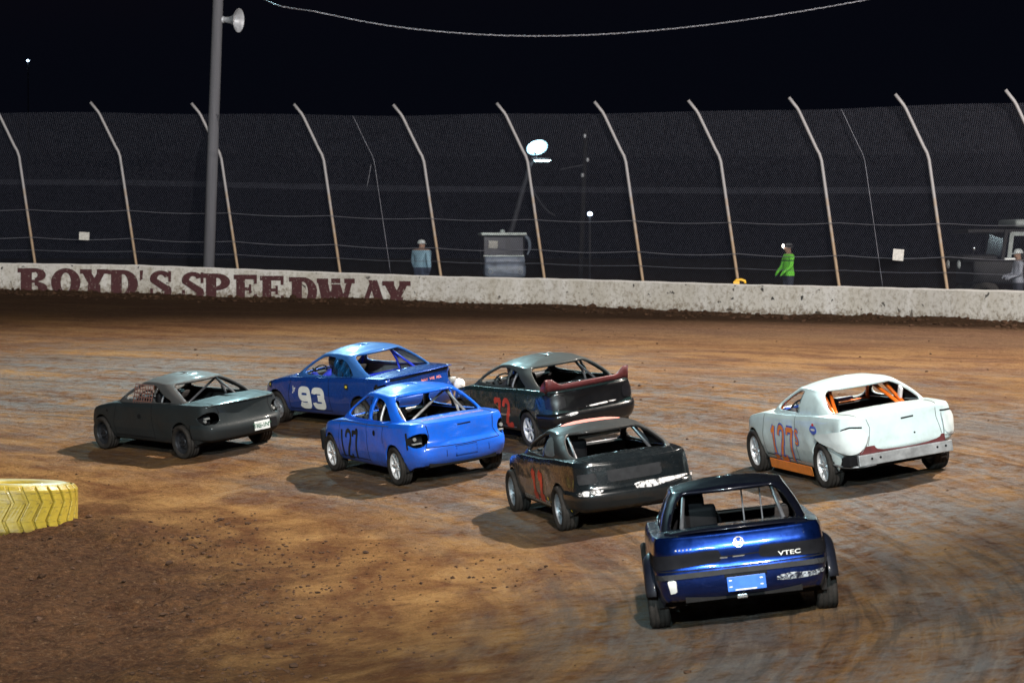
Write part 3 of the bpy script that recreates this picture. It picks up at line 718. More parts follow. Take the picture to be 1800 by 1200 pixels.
    def ribbon(s, path, view, width, off=.003, step=.03):
        Q = resample(path, step); pts = [s.cast(a, b, view) for a, b in Q]; V = []; F = []; last = None; prev = None
        for i, h in enumerate(pts):
            if h is None: prev = None; continue
            pos, n = h
            if prev is not None and (pos - prev[0]).length > step * 4: prev = None
            j = i + 1 if i + 1 < len(pts) and pts[i + 1] else i - 1
            if j < 0 or pts[j] is None: prev = None; continue
            t = (pts[j][0] - pos) * (1 if j > i else -1)
            if t.length < 1e-6: continue
            sd = n.cross(t.normalized()) * (width / 2); b = len(V)
            V += [pos + n * off + sd, pos + n * off - sd]
            if prev is not None: F.append((prev[1], prev[1] + 1, b + 1, b))
            prev = (pos, b)
        return V, F
    def seam(s, paths, view, width=.012, name='panel_seam', mat=None, parent=None, off=.003):
        for pth in paths:
            v, f = s.ribbon(pth, view, width, off)
            runs = []
            for q in f:
                if runs and runs[-1][-1][3] == q[0]: runs[-1].append(q)
                else: runs.append([q])
            for q in runs:
                ids = sorted({i for t_ in q for i in t_}); mp_ = {i: k for k, i in enumerate(ids)}
                obj(name, [v[i] for i in ids], [tuple(mp_[i] for i in t_) for t_ in q], mat or M['gap'], parent or s.body)
    def patch(s, polyg, view, mat, name, off=.004, res=.03, parent=None, rnd=1, smooth=True):
        Pg = chaikin(polyg, rnd) if rnd else np.array(polyg, float); lo = Pg.min(0) - res; hi = Pg.max(0) + res
        us = np.arange(lo[0], hi[0] + res, res); vs = np.arange(lo[1], hi[1] + res, res); G = np.zeros((len(us), len(vs), 3)); ok = np.ones((len(us), len(vs)), bool)
        f = -sd_poly(np.array([(u, v) for u in us for v in vs]), Pg).reshape(len(us), len(vs))
        for i, u in enumerate(us):
            for j, v in enumerate(vs):
                if f[i, j] < -res * 1.6: continue
                h = s.cast(u, v, view)
                if h is None: ok[i, j] = False; continue
                G[i, j] = h[0] + h[1] * off
        f = np.where(ok, f, -.001)
        V, F = clip_grid(G, f, False)
        if F: return obj(name, V, F, mat, parent or s.body, smooth)
    def strokes(s, txt, view, u0, v0, w_, h_, gap, lw, mat, name='race_number', off=.004, lean=0.0, parent=None):
        """hand-cut digits laid on the flank; text runs towards -u"""
        D = {'1': [[(.06, .78), (.30, .97)], [(.34, 1.0), (.34, 0)], [(.08, .05), (.60, .05)]], 'l': [[(.3, 1.0), (.3, 0)]],
             '2': [[(.02, .74), (.04, .86), (.14, .96), (.3, 1), (.46, .96), (.56, .86), (.56, .70), (.46, .52)], [(.50, .58), (.05, .04)], [(0, .03), (.6, .03)], [(.57, 0), (.57, .16)]],
             '7': [[(0, .96), (.6, .96)], [(.03, .80), (.03, 1)], [(.57, 1), (.42, .55), (.30, 0)]],
             '3': [[(.02, .76), (.04, .9), (.16, .97), (.44, .97), (.54, .9), (.55, .66), (.48, .54), (.25, .52)], [(.25, .52), (.5, .48), (.56, .38), (.56, .12), (.46, .03), (.14, .03), (.04, .1), (.02, .24)]],
             '9': [[(.56, .60), (.46, .47), (.16, .47), (.04, .58), (.04, .86), (.16, .97), (.44, .97), (.56, .86), (.56, .14), (.46, .03), (.14, .03), (.03, .14)]],
             's': [[(.58, .8), (.4, 1), (.12, .96), (.06, .72), (.5, .36), (.56, .12), (.3, 0), (.02, .14)]]}
        x = u0; mb = MB()
        for ch in txt:
            if ch != ' ':
                for pth in D[ch]:
                    q = [(x - a / .6 * w_ - lean * b, v0 + b * h_) for a, b in pth]
                    if len(q) > 2: q = catmull(q, 3)
                    v, f = s.ribbon(q, view, lw, off, .02); mb.add(v, f)
            x -= w_ + gap
        return mb.build(name, mat, parent or s.body) if mb.f else None
    def text(s, txt, view, u, v, h_, mat, name='lettering', off=.005, rot=0.0, sx=1.0, bold=.02, parent=None):
        cu = bpy.data.curves.new('t', 'FONT'); cu.body = txt; cu.size = 1; cu.offset = bold; cu.align_x = 'CENTER'; cu.align_y = 'CENTER'; cu.resolution_u = 3
        o = bpy.data.objects.new('t', cu); me = o.to_mesh(); V = []; ok = True
        for vt in me.vertices:
            a, b = vt.co.x * h_ * 1.4 * sx, vt.co.y * h_ * 1.4
            a, b = a * math.cos(rot) - b * math.sin(rot), a * math.sin(rot) + b * math.cos(rot)
            h = s.cast(u - a, v + b, view)
            if h is None: ok = False; h = (Vector(V[-1]) if V else Vector((0, 0, .5)), Vector((0, 0, 0)))
            V.append(h[0] + h[1] * off)
        F = [list(q.vertices) for q in me.polygons]; o.to_mesh_clear(); bpy.data.objects.remove(o); bpy.data.curves.remove(cu)
        return obj(name, V, F, mat, parent or s.body)
    # ---- parts
    def band(s, z0, z1, off, name, mat, wmin=.02, lip=.05, rows=6, half=None):
        """bumper skin standing proud of the tail, wrapped round the corners"""
        idx = np.where(s.ol[:, 0] < s.p['xr'] + wmin)[0]; n = len(s.ol)
        idx = sorted(idx, key=lambda i: i if i < n / 2 else i - n)
        zs = np.linspace(z0, z1, rows); L = []
        for k, z in enumerate(zs):
            v = np.clip((z - s.zbv) / (s.zs - s.zbv), 0, 1); q = np.zeros((n, 3))
            ins = np.array([s.prof(vv)[i] for i, vv in enumerate(v)]) if k < 0 else None
            f = lambda kk: np.interp(v, *np.array(s.p[kk]).T); ins = f('side') * (1 - s.wR - s.wF) + f('rear') * s.wR
            o_ = off * (1 if 0 < k < rows - 1 else .6)
            if k == 0: o_ = -.02
            L.append(np.stack([s.ol[:, 0] - s.on[:, 0] * (np.minimum(ins, .06) - o_), s.ol[:, 1] - s.on[:, 1] * (np.minimum(ins, .06) - o_), np.full(n, z)], 1)[idx])
        top = L[-1].copy(); top[:, :2] -= s.on[idx] * (off + lip); top[:, 2] += .012; L.append(top)
        P = np.stack(L, 1); V, F = clip_grid(P, np.ones(P.shape[:2]), False)
        o = obj(name, V, F, mat, s.root, True); s.fixn(o, (0, 0, .5)); md = o.modifiers.new('t', 'SOLIDIFY'); md.thickness = .012; md.offset = -1
        mv = BVHTree.FromPolygons([Vector(v) for v in V], [list(q) for q in F]); s._bb = mv
        return o
    def wheels(s, styles, rimmat, toe=0.0, steer=0.0):
        p = s.p; R_, ww = p['wr'], p['ww']
        for sx in (1, -1):
            for sy in (1, -1):
                wc = empty_part('wheel', s.root, (sx * p['wb'] / 2, sy * p['tr'] / 2, R_ + .0)); out = sy
                if sx > 0: wc.rotation_euler = (0, 0, steer)
                hw = ww / 2; prof = [(-hw * .75, R_ * .68), (-hw * .98, R_ * .80), (-hw, R_ * .90), (-hw * .86, R_ * .975), (-hw * .55, R_ * .998), (-hw * .52, R_ * .972), (-hw * .44, R_ * .972), (-hw * .41, R_), (-hw * .06, R_ * 1.0), (-hw * .04, R_ * .975), (hw * .04, R_ * .975), (hw * .06, R_), (hw * .41, R_), (hw * .44, R_ * .972), (hw * .52, R_ * .972), (hw * .55, R_ * .998), (hw * .86, R_ * .975), (hw, R_ * .90), (hw * .98, R_ * .80), (hw * .75, R_ * .68)]
                ty = MB().lathe(prof, 40, 'y'); 
                ty.build('tyre', M['tyre'], wc, True)
                o = out * hw * .70; rr_ = R_ * .69
                rim = MB().lathe([(o * 1.05, rr_), (o * 1.08, rr_ * .97), (o * .9, rr_ * .92), (o * .35, rr_ * .88), (-o * .9, rr_ * .90), (-o * 1.05, rr_)], 32, 'y')
                if styles == 'steel':
                    rim.lathe([(o * .35, rr_ * .89), (o * .25, rr_ * .7), (o * .5, rr_ * .5), (o * .45, rr_ * .3), (o * .7, rr_ * .24), (o * .7, 0)], 28, 'y')
                else:
                    ns = styles; rim.lathe([(o * .55, rr_ * .26), (o * .85, rr_ * .22), (o * .88, 0)], 18, 'y')
                    for k in range(ns):
                        a = 2 * math.pi * k / ns; Mx = Matrix.Rotation(-a, 4, 'Y')
                        w0, w1 = rr_ * .075, rr_ * (.62 / ns); y0, y1 = o * .80, o * .88; th = -out * .03
                        vv = [(rr_ * .2, y0, -w0), (rr_ * .2, y0, w0), (rr_ * .93, y1, w1), (rr_ * .93, y1, -w1), (rr_ * .2, y0 + th, -w0), (rr_ * .2, y0 + th, w0), (rr_ * .93, y1 + th, w1), (rr_ * .93, y1 + th, -w1)]
                        rim.add([Mx @ Vector(v) for v in vv], [(0, 1, 2, 3), (4, 7, 6, 5), (0, 4, 5, 1), (1, 5, 6, 2), (2, 6, 7, 3), (3, 7, 4, 0)])
                for k in range(5):
                    a = 2 * math.pi * k / 5 + .3; c = (math.cos(a) * rr_ * .3, o * .82, math.sin(a) * rr_ * .3); rim.lathe([(-.012, .012), (.014 * out, .012), (.014 * out, 0)], 6, 'y', c)
                rim.build('rim', rimmat, wc, False)
                MB().lathe([(0, rr_ * .93), (0, .03)], 24, 'y', (0, o * .25, 0)).build('brake_disc', M['under'] if styles != 'steel' else M['darksteel'], wc)
                # inner wheel-arch liner
                n = 14; V = []; F = []; ya, yb_ = p['W'] - .05, p['W'] - .34
                for i in range(n + 1):
                    a = R(-12 + 204 * i / n)
                    for yy in (ya, yb_): V.append((sx * p['wb'] / 2 + (p['arch'] + .012) * math.cos(a), sy * yy, R_ + (p['arch'] + .012) * math.sin(a)))
                for i in range(n): F.append((2 * i, 2 * i + 1, 2 * i + 3, 2 * i + 2))
                F.append(tuple(2 * i + 1 for i in range(n + 1)))
                obj('wheel_arch_liner', V, F, M['under'], s.root)
    def inside(s):
        p = s.p; xr, xf = p['xr'], p['xf']
        mb = MB(); mb.box(((xr + xf) / 2, 0, .27), (xf - xr - .7, 1.12, .06), None, .01)
        mb.box((p['gb'][1] - .22, 0, .55), (.05, 1.36, .52)); mb.box((p['gb'][0] + .18, 0, .50), (.04, 1.30, .42)); mb.box((xr + .45, 0, .42), (.62, 1.1, .26))
        mb.box((p['wb'] / 2 + .1, 0, .45), (.7, .9, .3), None, .05)
        mb.build('underbody', M['under'], s.root)
        d = MB(); d.box((p['gb'][1] - .42, 0, .80), (.34, 1.30, .13), None, .04); d.box((p['gb'][1] - .50, .36, .86), (.20, .40, .08), None, .03); d.build('dashboard', M['inside'], s.root)
        st_ = Matrix.Rotation(R(-24), 4, 'Y'); sw = MB(); c = Vector((.33 + FWD, .36, .86))
        sw.tube([c + st_ @ Vector((0, .17 * math.cos(a), .17 * math.sin(a))) for a in np.linspace(0, 2 * math.pi, 22)[:-1]], .014, 6, closed=True)
        for a in (.3, 2.84, 4.7): sw.tube([c, c + st_ @ Vector((0, .165 * math.cos(a), .165 * math.sin(a)))], .012, 5)
        sw.tube([c, c + st_ @ Vector((.22, 0, 0))], .02, 6); sw.build('steering_wheel', M['rubber'], s.root, True)
        se = empty_part('seat', s.root, (FWD, 0, 0)); MB().box((-.12, .36, .42), (.52, .50, .14), None, .05).build('cushion', M['seat'], se, True)
        MB().box((-.40, .36, .72), (.13, .48, .66), Matrix.Rotation(R(-12), 4, 'Y'), .05).build('backrest', M['seat'], se, True)
        MB().box((-.47, .36, 1.08), (.09, .26, .16), Matrix.Rotation(R(-8), 4, 'Y'), .04).build('headrest', M['seat'], se, True)
    def cage(s, mat, diag=True, r=.021, rear=True, doorb=True, parts=None):
        p = s.p; zt = p['zr'] - .05; yt = p['yt'] - .06; yb = p['yb'] - .07; xh = p.get('hoop', -.52)
        T = lambda pts, nm: MB().tube([tuple(q) for q in pts], r, 8).build(nm, mat, s.root, True)
        T(catmull([(xh, yb, .30), (xh, yb, .86), (xh - .01, yt + .03, zt - .10), (xh - .01, yt - .07, zt), (xh - .01, 0, zt + .012), (xh - .01, -yt + .07, zt), (xh - .01, -yt - .03, zt - .10), (xh, -yb, .86), (xh, -yb, .30)], 4), 'roll_hoop')
        if diag: T([(xh, -yt + .02, zt - .06), (xh - .01, yb, .50)], 'hoop_diagonal')
        T([(xh, yb, .80), (xh, -yb, .80)], 'harness_bar')
        for sy in (1, -1):
            if rear: T([(xh - .01, sy * (yt - .06), zt - .01), (p['gb'][0] - .10, sy * (yb - .10), .66)], 'rear_stay')
            T(catmull([(xh, sy * yt, zt - .03), (p['gt'][1] - .12, sy * (yt - .01), zt - .03), (p['gb'][1] - .42, sy * (yb - .01), .90), (p['gb'][1] - .46, sy * yb, .35)], 4), 'a_pillar_bar')
            if doorb:
                T([(xh, sy * yb, .72), (p['gb'][1] - .45, sy * (yb + .01), .66)], 'door_bar'); T([(xh, sy * yb, .48), (p['gb'][1] - .45, sy * (yb + .01), .50)], 'door_bar')
        T([(p['gb'][1] - .44, yb, .86), (p['gb'][1] - .44, -yb, .86)], 'dash_bar')
    def seams(s):
        p = s.p; z0 = p['zb'] + .05; wb = p['wb'] / 2; xa = wb - p['arch'] - .12; xb = -.30 if not p.get('coupe') else -.42
        bt = p['zsh'][3][1]
        ds = [[(xa, z0), (xa + .01, .55), (xa - .10, bt - .02)], [(xb, z0), (xb - .01, .6), (xb - .02, bt)], [(xa, z0 + .03), (xb, z0 + .03)]]
        if not p.get('coupe'): ds.append([(-wb + p['arch'] + .06, .62), (-wb + p['arch'] + .02, bt - .08), (-wb + p['arch'] - .02, bt)])
        s.seam(ds, 'L', .012)
        if p.get('lid', True): s.seam([[(p['gb'][0] + .10, sy * .63), (p['gb'][0] - .15, sy * .61), (p['xr'] + .13, sy * .56)] for sy in (1, -1)], 'T', .012)
    def ducktail(s, mat, name='boot_wing'):
        n = 28; V = []; F = []
        for i in range(n + 1):
            t = -1 + 2 * i / n; y = t * .74; e = float(smooth01(.66, .90, abs(t))); xb = s.p['xr'] + .12 + .10 * t * t; h = .075 + .115 * e; zb_ = float(s.zsm(s.p['xr'] + .3)) - .01 + .02 * (1 - t * t)
            V += [(xb + .22, y, zb_ + .015), (xb + .02, y, zb_ - .02), (xb - .05, y, zb_ + h), (xb - .02, y, zb_ + h + .012), (xb + .10 + .04 * e, y, zb_ + .05 + .06 * e)]
        for i in range(n):
            for k in range(5): F.append((i * 5 + k, i * 5 + (k + 1) % 5, i * 5 + 5 + (k + 1) % 5, i * 5 + 5 + k))
        F += [(0, 1, 2, 3, 4), tuple(n * 5 + k for k in (4, 3, 2, 1, 0))]
        return obj(name, V, F, mat, s.root, True)
    def spoiler(s, x0, z0, span, chord, rise, thick, mat, sweep=.10, drop=.05, name='spoiler', legs=True, ends=.0):
        """wing blade over the boot lid with end supports"""
        n = 24; V = []; F = []; sec = [(0, 0), (.25, .75), (.6, 1), (1, .72), (1, .45), (.6, .25), (.25, .05)]
        for i in range(n + 1):
            t = -1 + 2 * i / n; y = t * span / 2; xo = x0 + sweep * t * t; zo = z0 - drop * abs(t) ** 3 + ends * smooth01(.72, .95, abs(t))
            for a, b in sec: V.append((xo - a * chord, y, zo + b * thick + a * rise))
        m = len(sec)
        for i in range(n):
            for k in range(m): F.append((i * m + k, i * m + (k + 1) % m, (i + 1) * m + (k + 1) % m, (i + 1) * m + k))
        F.append(tuple(range(m))); F.append(tuple(n * m + k for k in range(m - 1, -1, -1)))
        return obj(name, V, F, mat, s.root, True)
#@@PART3
def mats(p, inner=None, roof=None):
    d = {'paint': p, 'inner': inner or M['inside']}
    if roof: d['roof'] = roof
    return d
# --- charcoal car with licence plate
P_gray = paint('charcoal_matt_paint', (.016, .021, .023), 0, .55, .12, .5, (.034, .031, .030), scr=.08)
c = Car('gray', 'charcoal_race_car', 'matt charcoal race car with a white licence plate and reddish window net', mats(P_gray, None, paint('dusty_charcoal_roof', (.060, .060, .060), 0, .55, .15, .6, (.085, .078, .070), scr=.08)), coupe=True, seed=3, rcorner=.85,
        holes=[('B', [(.80, .80), (.52, .82), (.50, .66), (.60, .60), (.80, .60)]), ('B', [(-.80, .80), (-.60, .82), (-.56, .68), (-.62, .60), (-.80, .60)])],
        pillars=[(-.36, .025, -.05)], wr=.295, ww=.235, tr=1.50, dz=0.0)
c.wheels('steel', M['darksteel']); c.cage(M['cage'])
b = c.band(.30, .60, .022, 'rear_bumper', P_gray, .55, .06)
c.seam([[(.56, .63), (.50, .80), (.53, .905)], [(-.56, .63), (-.50, .80), (-.53, .905)]], 'B', .012)
c.spoiler(-2.0, .895, 1.34, .15, .012, .028, P_gray, .10, .012, 'boot_lip')
def bplate(c, y0, z, w_, h_, txt=None, mat=None, name='licence_plate', tm=None, x=None, tilt=-.06):
    xx = (c.p['xr'] - .035) if x is None else x; pl = MB().box((xx, y0, z), (.008, w_, h_), Matrix.Rotation(tilt, 4, 'Y'), .003).build(name, mat or M['plate'], c.root)
    if txt:
        cu = bpy.data.curves.new('t', 'FONT'); cu.body = txt; cu.size = h_ * .72; cu.align_x = 'CENTER'; cu.align_y = 'CENTER'; cu.offset = .003; cu.space_character = .9
        o = bpy.data.objects.new('t', cu); me = o.to_mesh()
        obj('plate_text', [(xx - .0062, y0 - v.co.x * .92, z + v.co.y) for v in me.vertices], [list(q.vertices) for q in me.polygons], tm or M['platetext'], pl)
        o.to_mesh_clear(); bpy.data.objects.remove(o); bpy.data.curves.remove(cu)
    return pl
bplate(c, -.26, .455, .31, .155, 'TRE-1N9')
MB().box((-2.20, -.50, .47), (.02, .12, .16)).build('plate_recess', M['gap'], c.root)
for sy in (1, -1):
    lb = empty_part('tail_lamp_socket', c.root); MB().box((-1.80, sy * .66, .70), (.02, .26, .24)).build('socket_back', M['gap'], lb)
    MB().box((-1.90, sy * .64, .70), (.05, .10, .03), None, .006).build('lamp_bracket', M['bulb'], lb); MB().lathe([(0, .0), (0, .025), (.05, .02)], 8, 'x', (-1.95, sy * .70, .66)).build('bulb_holder', M['bulb'], lb)
# window net
nb = MB()
for i in range(8):
    x = .30 - i * .085; nb.box((x, .70 - .0, 1.00), (.020, .006, .36), Matrix.Rotation(R(18), 4, 'X'))
for k in range(6): nb.box((.0, .755 - k * .022, .85 + k * .068), (.62, .006, .020))
nb.build('window_net', M['net'], c.root)
c.patch([(.05, .71), (-.07, .71), (-.07, .63), (.05, .63)], 'L', M['gap'], 'door_handle_recess', .003, .02, None, 2)
c.patch([(1.12, .74), (1.06, .74), (1.06, .69), (1.12, .69)], 'L', M['gap'], 'antenna_hole', .003, .015, None, 2)
CARS = {'gray': c}
N = NT('rubbed_lettering'); n_ = N.noise(N.coord(), 30, 4); N.set(Base_Color=N.mix(N.ramp(n_, [(.42, 0.0), (.55, 1.0)]), (.02, .10, .45), (.42, .22, .21)), Roughness=.6); M['rubbed'] = N.m
N = NT('crumpled_blue_foil'); n_ = N.n('TexVoronoi', i={'Vector': N.coord(), 'Scale': 5.5}).outputs['Distance']; n2_ = N.noise(N.coord(), 6, 4); N.set(Base_Color=(.01, .09, .25, 1), Metallic=.5, Roughness=.2, Coat_Weight=1.0); N.bump(N.math('ADD', n_, n2_), 1.0, .12); M['foil'] = N.m

# --- metallic blue 93
P93 = paint('deep_metallic_blue', (.008, .055, .30), .3, .26, 1.0, .50, (.060, .050, .045), scr=.15)
c = Car('b93', 'blue_metallic_race_car', 'metallic blue race car numbered 93 with a blue suited driver', mats(P93, M['insidelight'], paint('sun_faded_blue_roof', (.03, .12, .36), .1, .42, .5, .3, (.12, .12, .13), scr=.1)), coupe=True, seed=11, stop=-.44, zr=1.32, dpsi=.04, dx=-.06, gb=(-1.58, 1.02), gt=(-.88, .14),
        holes=[('B', [(.80, .83), (.58, .83), (.56, .70), (.62, .64), (.80, .64)]), ('B', [(-.80, .83), (-.64, .84), (-.60, .70), (-.66, .62), (-.80, .62)])], wr=.29, ww=.21)
c.wheels('steel', M['steel']); c.cage(M['cageblue'], diag=False)
c.band(.30, .58, .015, 'rear_bumper', P93, .5, .05)
c.spoiler(-1.96, .905, 1.40, .21, .02, .03, P93, .10, .01, 'boot_lip'); c.seam([[(.62, .885), (0, .90), (-.62, .885)]], 'B', .035, 'lid_gap')
c.strokes('9', 'L', .50, .37, .31, .30, .05, .115, M['white'], 'race_number'); c.strokes('3', 'L', .06, .37, .31, .30, .05, .115, M['white'], 'race_number')
c.text("Jr", 'L', .68, .66, .10, M['white'], 'lettering')
c.text('MAY  WE  ALL', 'B', -.20, .785, .046, M['salmon'], 'lettering', sx=1.1)
for (x, z) in ((1.50, .70), (-.98, .77)):
    c.patch([(x + .06, z + .05), (x - .06, z + .05), (x - .06, z - .05), (x + .06, z - .05)], 'L', M['blackink'], 'sponsor_decal', .004, .02, None, 0)
    c.patch([(x + .035, z + .02), (x - .035, z + .02), (x - .035, z - .02), (x + .035, z - .02)], 'L', M['yellow_ink'], 'sponsor_decal', .007, .015, None, 1)
c.patch([(1.78, .70), (1.62, .72), (1.62, .64), (1.78, .62)], 'L', M['white'], 'sponsor_decal', .004, .02, None, 1)
c.patch([(-.62, .98), (-.86, .99), (-.88, .93), (-.64, .92)], 'L', M['white'], 'sponsor_decal', .004, .02, None, 1)
# crumpled blue sheeting over the quarter light
c.patch([(-.43, 1.22), (-.74, 1.20), (-.98, 1.09), (-1.12, .96), (-1.08, .935), (-.43, .92)], 'L', M['foil'], 'quarter_panel_cover', .012, .04)
for sy in (1, -1):
    lb = empty_part('tail_lamp_socket', c.root); MB().box((-1.84, sy * .70, .73), (.03, .20, .22)).build('socket_back', M['gap'], lb)
    MB().box((-2.0, sy * .72, .66), (.10, .14, .10), None, .03).build('lamp_fixing', M['bulb'], lb, True)
MB().lathe([(0, 0), (.03, .10), (.08, .11), (.12, .06), (.13, 0)], 14, 'x', (-2.18, -.78, .57)).build('dangling_lamp_bucket', M['scrape'], c.root, True)
CARS['b93'] = c

# --- bright blue 127 saloon
P127 = paint('bright_blue_paint', (.008, .125, .72), 0, .36, .6, .55, (.085, .065, .05), scr=.10)
c = Car('b127', 'bright_blue_race_car', 'bright blue saloon race car with black 127 on its doors', mats(P127), seed=21, W=.85, rcorner=1.0, zr=1.345, dlo=[(.80, .935), (.27, 1.225), (.05, 1.265), (-.3, 1.27), (-.62, 1.235), (-.9, 1.12), (-1.10, .98), (-1.08, .94), (0, .925)],
        zsh=[(-2.3, .955), (-1.9, .965), (-1.2, .945), (-.3, .90), (.9, .87), (1.5, .79), (1.95, .68), (2.2, .60)], gb=(-1.50, 1.22), gt=(-.82, .30), pillars=[(-.24, .055, -.10)],
        rear=[(0, .16), (.10, .06), (.25, .0), (.42, -.005), (.50, .02), (.56, .05), (.75, .06), (.965, .075), (1, .09)],
        holes=[('B', [(.80, .80), (.56, .83), (.52, .73), (.60, .62), (.80, .60)]), ('B', [(-.80, .83), (-.66, .85), (-.60, .72), (-.66, .62), (-.80, .60)])], wr=.298, ww=.20, tr=1.50)
c.wheels(7, M['alloy']); c.cage(M['cagelight'])
c.seam([[(.60, .60), (.52, .74), (.55, .93)], [(-.60, .60), (-.52, .74), (-.55, .93)], [(.60, .60), (0, .585), (-.60, .60)]], 'B', .011)
c.patch([(.16, .56), (-.20, .56), (-.20, .42), (.16, .42)], 'B', P127, 'plate_panel', .012, .03, None, 0); c.seam([[(.16, .567), (-.20, .567)], [(.30, .53), (.30, .43)], [(-.40, .53), (-.40, .43)]], 'B', .009)
c.seam([[(.06, .875), (-.16, .88)]], 'B', .022, 'lid_badge_slot')
c.strokes('l', 'L', .80, .29, .14, .44, .05, .065, M['blackink'], lean=.03); c.strokes('27', 'L', .58, .29, .20, .44, .06, .065, M['blackink'], lean=.05)
c.text('127', 'T', -1.66, .0, .001, M['salmon']) if False else None
c.seam([[(-1.82, .52), (-1.86, .1), (-1.86, -.1), (-1.82, -.52)], [(-1.76, .50), (-1.80, .1), (-1.80, -.1), (-1.76, -.50)]], 'T', .03, 'rubbed_paint', M['rubbed'])
for sy in (1, -1):
    lb = empty_part('tail_lamp_socket', c.root); MB().box((-1.82, sy * .68, .71), (.02, .26, .25)).build('socket_back', M['gap'], lb)
    MB().box((-1.92, sy * .68, .665), (.05, .15, .022), None, .006).build('lamp_bracket', M['bulb'], lb); MB().lathe([(0, 0), (0, .03), (.05, .022)], 8, 'x', (-1.96, sy * .72, .74)).build('bulb_holder', M['bulb'], lb)
for x, z in ((.10, .745), (-.62, .765)): c.patch([(x + .05, z + .04), (x - .05, z + .04), (x - .05, z - .045), (x + .05, z - .045)], 'L', M['gap'], 'door_handle_hole', .003, .018, None, 2)
# torn front corner
MB().box((1.98, .66, .45), (.26, .10, .34), Matrix.Rotation(R(-35), 4, 'Z'), .04).build('torn_bumper_corner', M['gap'], c.root, True)
c.seam([[(1.2, .83), (.5, .862), (-.4, .872), (-1.2, .90)]], 'L', .012, 'belt_moulding', M['chrome'])
CARS['b127'] = c

# --- dark green 72 with maroon wing
P72 = paint('dark_green_paint', (.014, .030, .030), .15, .26, 1.0, .40, (.030, .026, .023), scr=.15)
P72b = paint('black_tail_paint', (.006, .006, .007), 0, .30, .7, .25, (.02, .018, .016), scr=.05)
c = Car('b72', 'dark_green_race_car', 'dark green saloon race car with red 72 and a maroon boot wing', mats(P72, None, paint('dusty_green_roof', (.040, .046, .046), 0, .5, .3, .6, (.06, .055, .05), scr=.1)), seed=31, rcorner=.95, zr=1.275, gb=(-1.64, 1.2), gt=(-.98, .24),
        pillars=[(-.45, .035, -.06)], wr=.29, ww=.20, tr=1.50)
c.wheels(6, M['alloy']); c.cage(M['cage'], diag=False)
c.band(.30, .57, .03, 'rear_bumper', P72b, .5, .05)
c.patch([(.80, .92), (.5, .90), (-.5, .90), (-.80, .92), (-.80, .58), (.80, .58)], 'B', P72b, 'tail_panel', .004, .04, None, 1)
c.patch([(.76, .84), (.50, .86), (.47, .70), (.52, .64), (.76, .62)], 'B', M['lensblack'], 'tail_lamp', .010, .03); c.patch([(-.76, .84), (-.56, .86), (-.52, .70), (-.56, .64), (-.76, .62)], 'B', M['lensblack'], 'tail_lamp', .010, .03)
c.ducktail(M['maroon'])
c.strokes('72', 'L', -.16, .30, .22, .42, .10, .085, M['red'])
c.seam([[(.78, .46), (-.70, .49)]], 'L', .03, 'side_moulding', M['chrome'])
c.seam([[(.78, .27), (-.80, .285)]], 'L', .018, 'sill_trim', M['beam'])
c.patch([(.30, .62), (-.30, .64), (-.45, .615), (.10, .60)], 'B', M['scuff'], 'scuff', .012, .02); c.patch([(.62, .53), (.35, .57), (.30, .53), (.55, .50)], 'B', M['scuff'], 'scuff', .036, .02)
CARS['b72'] = c

# --- black coupe 11
P11 = paint('black_green_paint', (.008, .011, .013), .1, .26, 1.0, .40, (.028, .024, .021), scr=.25)
P11r = paint('dusty_black_roof', (.022, .022, .022), 0, .5, .3, .7, (.050, .043, .038), scr=.1)
c = Car('b11', 'black_coupe_race_car', 'black coupe race car with red 11 and a faded red patch on the roof', mats(P11, None, P11r), coupe=True, seed=41, wb=2.57, W=.835, zr=1.235, rcorner=.85,
        zsh=[(-2.3, .905), (-1.95, .93), (-1.2, .925), (-.3, .87), (.9, .84), (1.5, .76), (1.95, .66), (2.2, .58)], gb=(-1.62, 1.15), gt=(-.70, .20), yt=.56,
        rear=[(0, .14), (.10, .05), (.25, .0), (.40, .0), (.47, .03), (.75, .04), (.955, .06), (1, .085)], wr=.30, ww=.22, tr=1.52, stop=-.32)
c.wheels('steel', M['steel']); c.cage(M['cage'], diag=False)
c.band(.29, .56, .03, 'rear_bumper', P11, .6, .05)
c.patch([(.36, .80), (-.36, .81), (-.36, .66), (.36, .65)], 'B', M['greypanel'], 'tape_panel', .006, .03, None, 0); c.patch([(.72, .78), (.50, .79), (.50, .66), (.72, .65)], 'B', M['greypanel'], 'tape_panel', .006, .03, None, 0)
c.patch([(.06, .60), (-.36, .60), (-.70, .61), (-.66, .565), (-.30, .53), (.0, .50)], 'B', M['scuff'], 'scraped_paint', .038, .02, None, 1)
c.patch([(.76, .56), (.44, .56), (.44, .53), (.70, .50)], 'B', M['scuff'], 'scraped_paint', .036, .02, None, 1); c.patch([(.0, .47), (-.06, .50), (-.10, .45), (-.03, .42)], 'B', M['scuff'], 'scraped_paint', .036, .015, None, 1)
c.patch([(-.72, .60), (-.80, .61), (-.80, .57), (-.72, .56)], 'B', M['scuff'], 'scraped_paint', .036, .015, None, 1)
c.strokes('1', 'L', .14, .34, .26, .36, .06, .105, M['red'], lean=.06); c.strokes('1', 'L', -.20, .34, .26, .36, .06, .105, M['red'], lean=.06)
